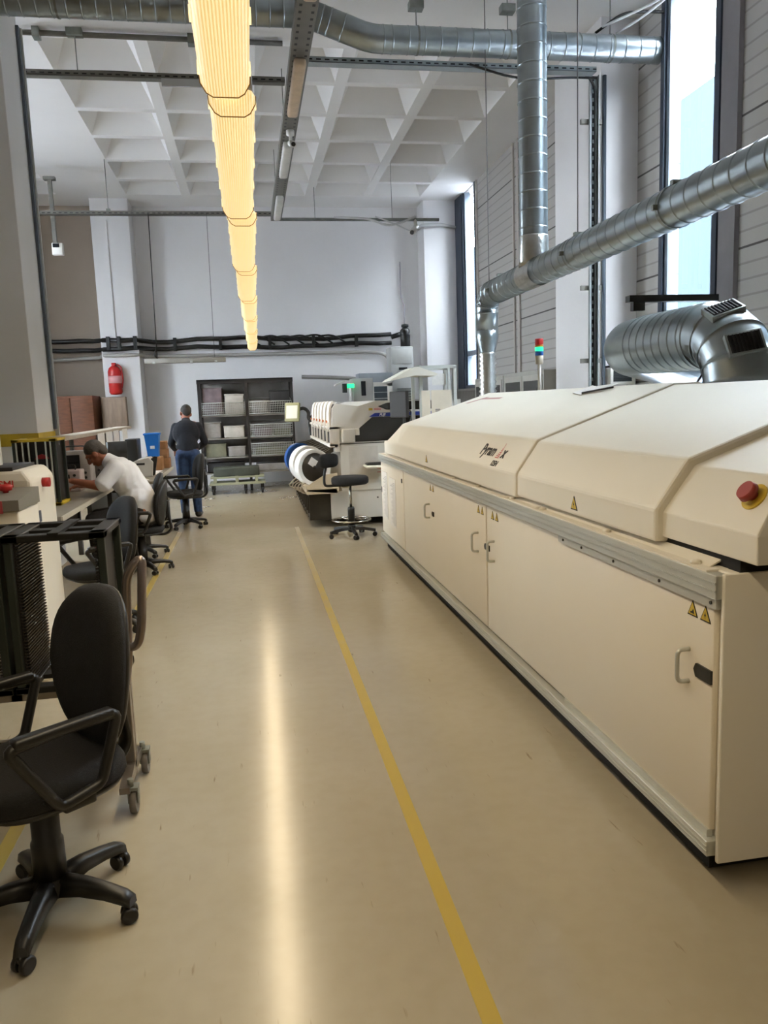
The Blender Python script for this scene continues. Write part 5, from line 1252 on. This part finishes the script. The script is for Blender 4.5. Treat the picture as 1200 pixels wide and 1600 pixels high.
def head(q, M):
    old = q.m; q.m = M
    q.ell((0, -.01, .03), (.074, .093, .09)); q.ell((0, .02, -.03), (.060, .070, .085)); q.ell((0, .05, -.085), (.034, .032, .028))
    q.tube([(0, .088, .02), (0, .112, -.025)], [.010, .017], 10); q.ell((0, .108, -.028), (.017, .014, .012))
    q.ell((0, .088, -.062), (.026, .012, .010)); q.ell((0, .08, .035), (.055, .016, .012))
    for s_ in (-1, 1): q.ell((s_*.076, -.005, -.01), (.012, .024, .034)); q.ell((s_*.042, .066, -.025), (.02, .02, .02))
    q.m = old
def hand(q, M, s_=1, curl=.5):
    # palm along +y from the wrist at the origin, back of the hand up (+z); s_ = side of the thumb
    old = q.m; q.m = M
    q.ell((0, .045, 0), (.040, .052, .015)); q.tube([(0, -.02, 0), (0, .03, 0)], [.027, .03], 12, flat=.75)
    for k, (x, L_) in enumerate(((.030, .066), (.011, .075), (-.010, .070), (-.029, .054))):
        x *= s_; p0 = Vector((x, .07, 0)); p1 = Vector((x*1.1, .085+L_*.42, -.010*curl*2)); p2 = Vector((x*1.12, .085+L_*.72, -.032*curl*2)); p3 = Vector((x*1.1, .085+L_*.85, -.055*curl*2))
        limb(q, [p0, p1, p2, p3], [.0098, .009, .0082, .0074])
    limb(q, [Vector((.022*s_, .015, -.004)), Vector((.052*s_, .045, -.012)), Vector((.060*s_, .078, -.022))], [.014, .0115, .0095])
    q.m = old
# --- the standing person, seen from behind
px, py = -.93, 11.80
J = dict(pel=Vector((px, py, .97)), waist=Vector((px, py+.03, 1.08)), chest=Vector((px-.01, py+.09, 1.25)), neck=Vector((px-.01, py+.16, 1.42)), head=Vector((px-.01, py+.23, 1.53)))
q = MB()
limb(q, [J['pel'], J['waist'], J['chest']], [.13, .125, .14]); q.ell(J['chest'], (.18, .12, .17)); q.ell(J['pel'], (.165, .115, .12)); q.ell((px, py+.12, 1.36), (.19, .09, .07))
limb(q, [J['chest']+Vector((0, .03, .12)), J['neck'], J['head']+Vector((0, -.03, -.04))], [.08, .058, .056])
Hm = frame(J['head'], (-.25, .8, -.62), (0, .6, .8)); head(q, Hm)
ARM = {}
for s_ in (-1, 1):
    sh = Vector((px+s_*.162, py+.12, 1.34)); el = Vector((px+s_*.245, py+.17, 1.10)); wr = Vector((px+s_*.17-.05, py+.40, 1.0)) ; ARM[s_] = (sh, el, wr)
    limb(q, [sh, (sh+el)/2, el, (el*.6+wr*.4), wr], [.060, .050, .043, .040, .028])
    hand(q, frame(wr, (wr-el), (0, 0, 1)), -s_, .6)
    hp = Vector((px+s_*.085, py, .92)); kn = Vector((px+s_*.09-.01, py+.035, .50)); an = Vector((px+s_*.09, py-.02+.03*s_, .09))
    limb(q, [hp, (hp+kn)/2, kn, (kn*.65+an*.35), an], [.092, .078, .058, .055, .040])
    limb(q, [an, Vector((an.x+s_*.02, an.y+.16, .04))], [.042, .034])
p2 = blob(q, 'person', skin, None, .007, 3)
tag(p2, 'person in a dark navy sweater and blue jeans standing at the workbench, seen from behind', 'person')
q = MB()
q.ell(J['chest']+Vector((0, -.01, 0)), (.205, .145, .20)); q.ell((px, py+.12, 1.355), (.19, .105, .075)); limb(q, [J['pel']+Vector((0, 0, .04)), J['waist'], J['chest']], [.135, .15, .15]); q.ell((px, py+.02, 1.05), (.175, .135, .10))
limb(q, [J['neck']+Vector((0, -.03, -.05)), J['neck']+Vector((0, 0, -.005))], [.085, .072])
for s_ in (-1, 1):
    sh, el, wr = ARM[s_]; limb(q, [sh, (sh+el)/2, el, (el*.6+wr*.4), wr*.92+el*.08], [.066, .060, .055, .050, .042])
blob(q, 'sweater', navy, p2, .010, 5)
q = MB(); q.ell((px, py-.01, .955), (.178, .135, .10))
for s_ in (-1, 1):
    hp = Vector((px+s_*.085, py-.01, .90)); kn = Vector((px+s_*.09-.01, py+.03, .50)); an = Vector((px+s_*.09, py-.02+.03*s_, .10))
    limb(q, [hp, (hp+kn)/2, kn, (kn*.6+an*.4), an], [.105, .092, .073, .070, .062])
blob(q, 'jeans', denim, p2, .010, 3)
for s_ in (-1, 1):
    q = MB(); ax, ay = px+s_*.09, py-.02+.03*s_
    limb(q, [Vector((ax, ay-.02, .05)), Vector((ax+s_*.01, ay+.08, .045)), Vector((ax+s_*.02, ay+.19, .04))], [.05, .047, .04]); blob(q, 'shoe', mat('dark_shoe', '191715', .6), p2, .008, 2)
q = MB(); q.m = Hm; q.ell((0, -.022, .045), (.082, .098, .092)); q.ell((0, -.07, -.01), (.068, .05, .075)); blob(q, 'hair', hair_m, p2, .007, 2)
for s_ in (-1, 1):
    q = MB(); q.m = Hm; q.ell((s_*.030, .078, .012), (.008, .007, .006), 10, 6); q.build('eye', mat('eye', '8d8780', .2, var=0), p2)
# --- the seated person bending over the bench, facing -x
sx_, sy_ = -1.10, 7.95
pel = Vector((sx_, sy_, .60)); wst = Vector((sx_-.04, sy_, .76)); che = Vector((sx_-.15, sy_, .97)); nek = Vector((sx_-.30, sy_-.01, 1.14)); hd = Vector((sx_-.40, sy_-.02, 1.20))
q = MB(); limb(q, [pel, wst, che], [.13, .13, .14]); q.ell(che, (.13, .18, .15)); q.ell(pel, (.13, .17, .11)); q.ell((sx_-.22, sy_, 1.07), (.09, .19, .08))
limb(q, [che+Vector((-.06, 0, .09)), nek, hd+Vector((.03, 0, -.02))], [.08, .06, .058])
Hs = frame(hd, (-.72, .0, -.70), (-.6, 0, .7)); head(q, Hs)
SA = {}
for s_ in (-1, 1):
    sh = Vector((sx_-.20, sy_+s_*.19, 1.06)); el = Vector((sx_-.33, sy_+s_*.27, .90)); wr = Vector((sx_-.60, sy_+s_*.19, .96 if s_ < 0 else .88)); SA[s_] = (sh, el, wr)
    limb(q, [sh, (sh+el)/2, el, el*.6+wr*.4, wr], [.060, .052, .044, .042, .029]); hand(q, frame(wr, wr-el, (0, 0, 1)), s_, .6)
    hp = Vector((sx_-.03, sy_+s_*.09, .575)); kn = Vector((sx_-.46, sy_+s_*.12, .56)); an = Vector((sx_-.42, sy_+s_*.13, .10))
    limb(q, [hp, (hp+kn)/2, kn, kn*.6+an*.4, an], [.09, .08, .058, .055, .04]); limb(q, [an, an+Vector((-.16, 0, -.055))], [.042, .034])
p1 = blob(q, 'person', skin, None, .007, 3)
tag(p1, 'person in a white shirt sitting bent over the workbench with bare forearms', 'person')
q = MB(); q.ell(che+Vector((.01, 0, -.02)), (.155, .205, .18)); q.ell((sx_-.21, sy_, 1.07), (.11, .205, .09)); limb(q, [pel+Vector((.01, 0, 0)), wst+Vector((.01, 0, 0)), che], [.15, .155, .155]); q.ell(pel+Vector((.03, 0, -.03)), (.155, .20, .085)); q.ell(wst, (.15, .19, .14))
limb(q, [nek+Vector((.05, 0, -.05)), nek+Vector((.01, 0, -.01))], [.09, .074])
for s_ in (-1, 1):
    sh, el, wr = SA[s_]; limb(q, [sh, (sh+el)/2, el*.85+sh*.15], [.088, .084, .078])
    q.tube([sh, el*.97+sh*.03], [.085, .082], 16)
blob(q, 'white_shirt', shirt_white, p1, .010, 5)
q = MB(); q.ell(pel+Vector((0, 0, -.02)), (.15, .18, .09))
for s_ in (-1, 1):
    hp = Vector((sx_-.03, sy_+s_*.09, .585)); kn = Vector((sx_-.46, sy_+s_*.12, .57)); an = Vector((sx_-.42, sy_+s_*.13, .11))
    limb(q, [hp, (hp+kn)/2, kn, kn*.6+an*.4, an], [.10, .092, .072, .068, .058])
blob(q, 'trousers', trousers_m, p1, .010, 3)
for s_ in (-1, 1):
    q = MB(); an = Vector((sx_-.42, sy_+s_*.13, .05)); limb(q, [an+Vector((.03, 0, 0)), an+Vector((-.07, 0, -.004)), an+Vector((-.17, 0, -.008))], [.05, .046, .04]); blob(q, 'shoe', mat('dark_shoe', '191715'), p1, .008, 2)
q = MB(); q.m = Hs; q.ell((0, -.022, .045), (.082, .098, .092)); q.ell((0, -.07, -.01), (.068, .05, .07)); blob(q, 'hair', hair_grey, p1, .007, 2)
for s_ in (-1, 1):
    q = MB(); q.m = Hs; q.ell((s_*.030, .078, .012), (.008, .007, .006), 10, 6); q.build('eye', mat('eye', '8d8780'), p1)
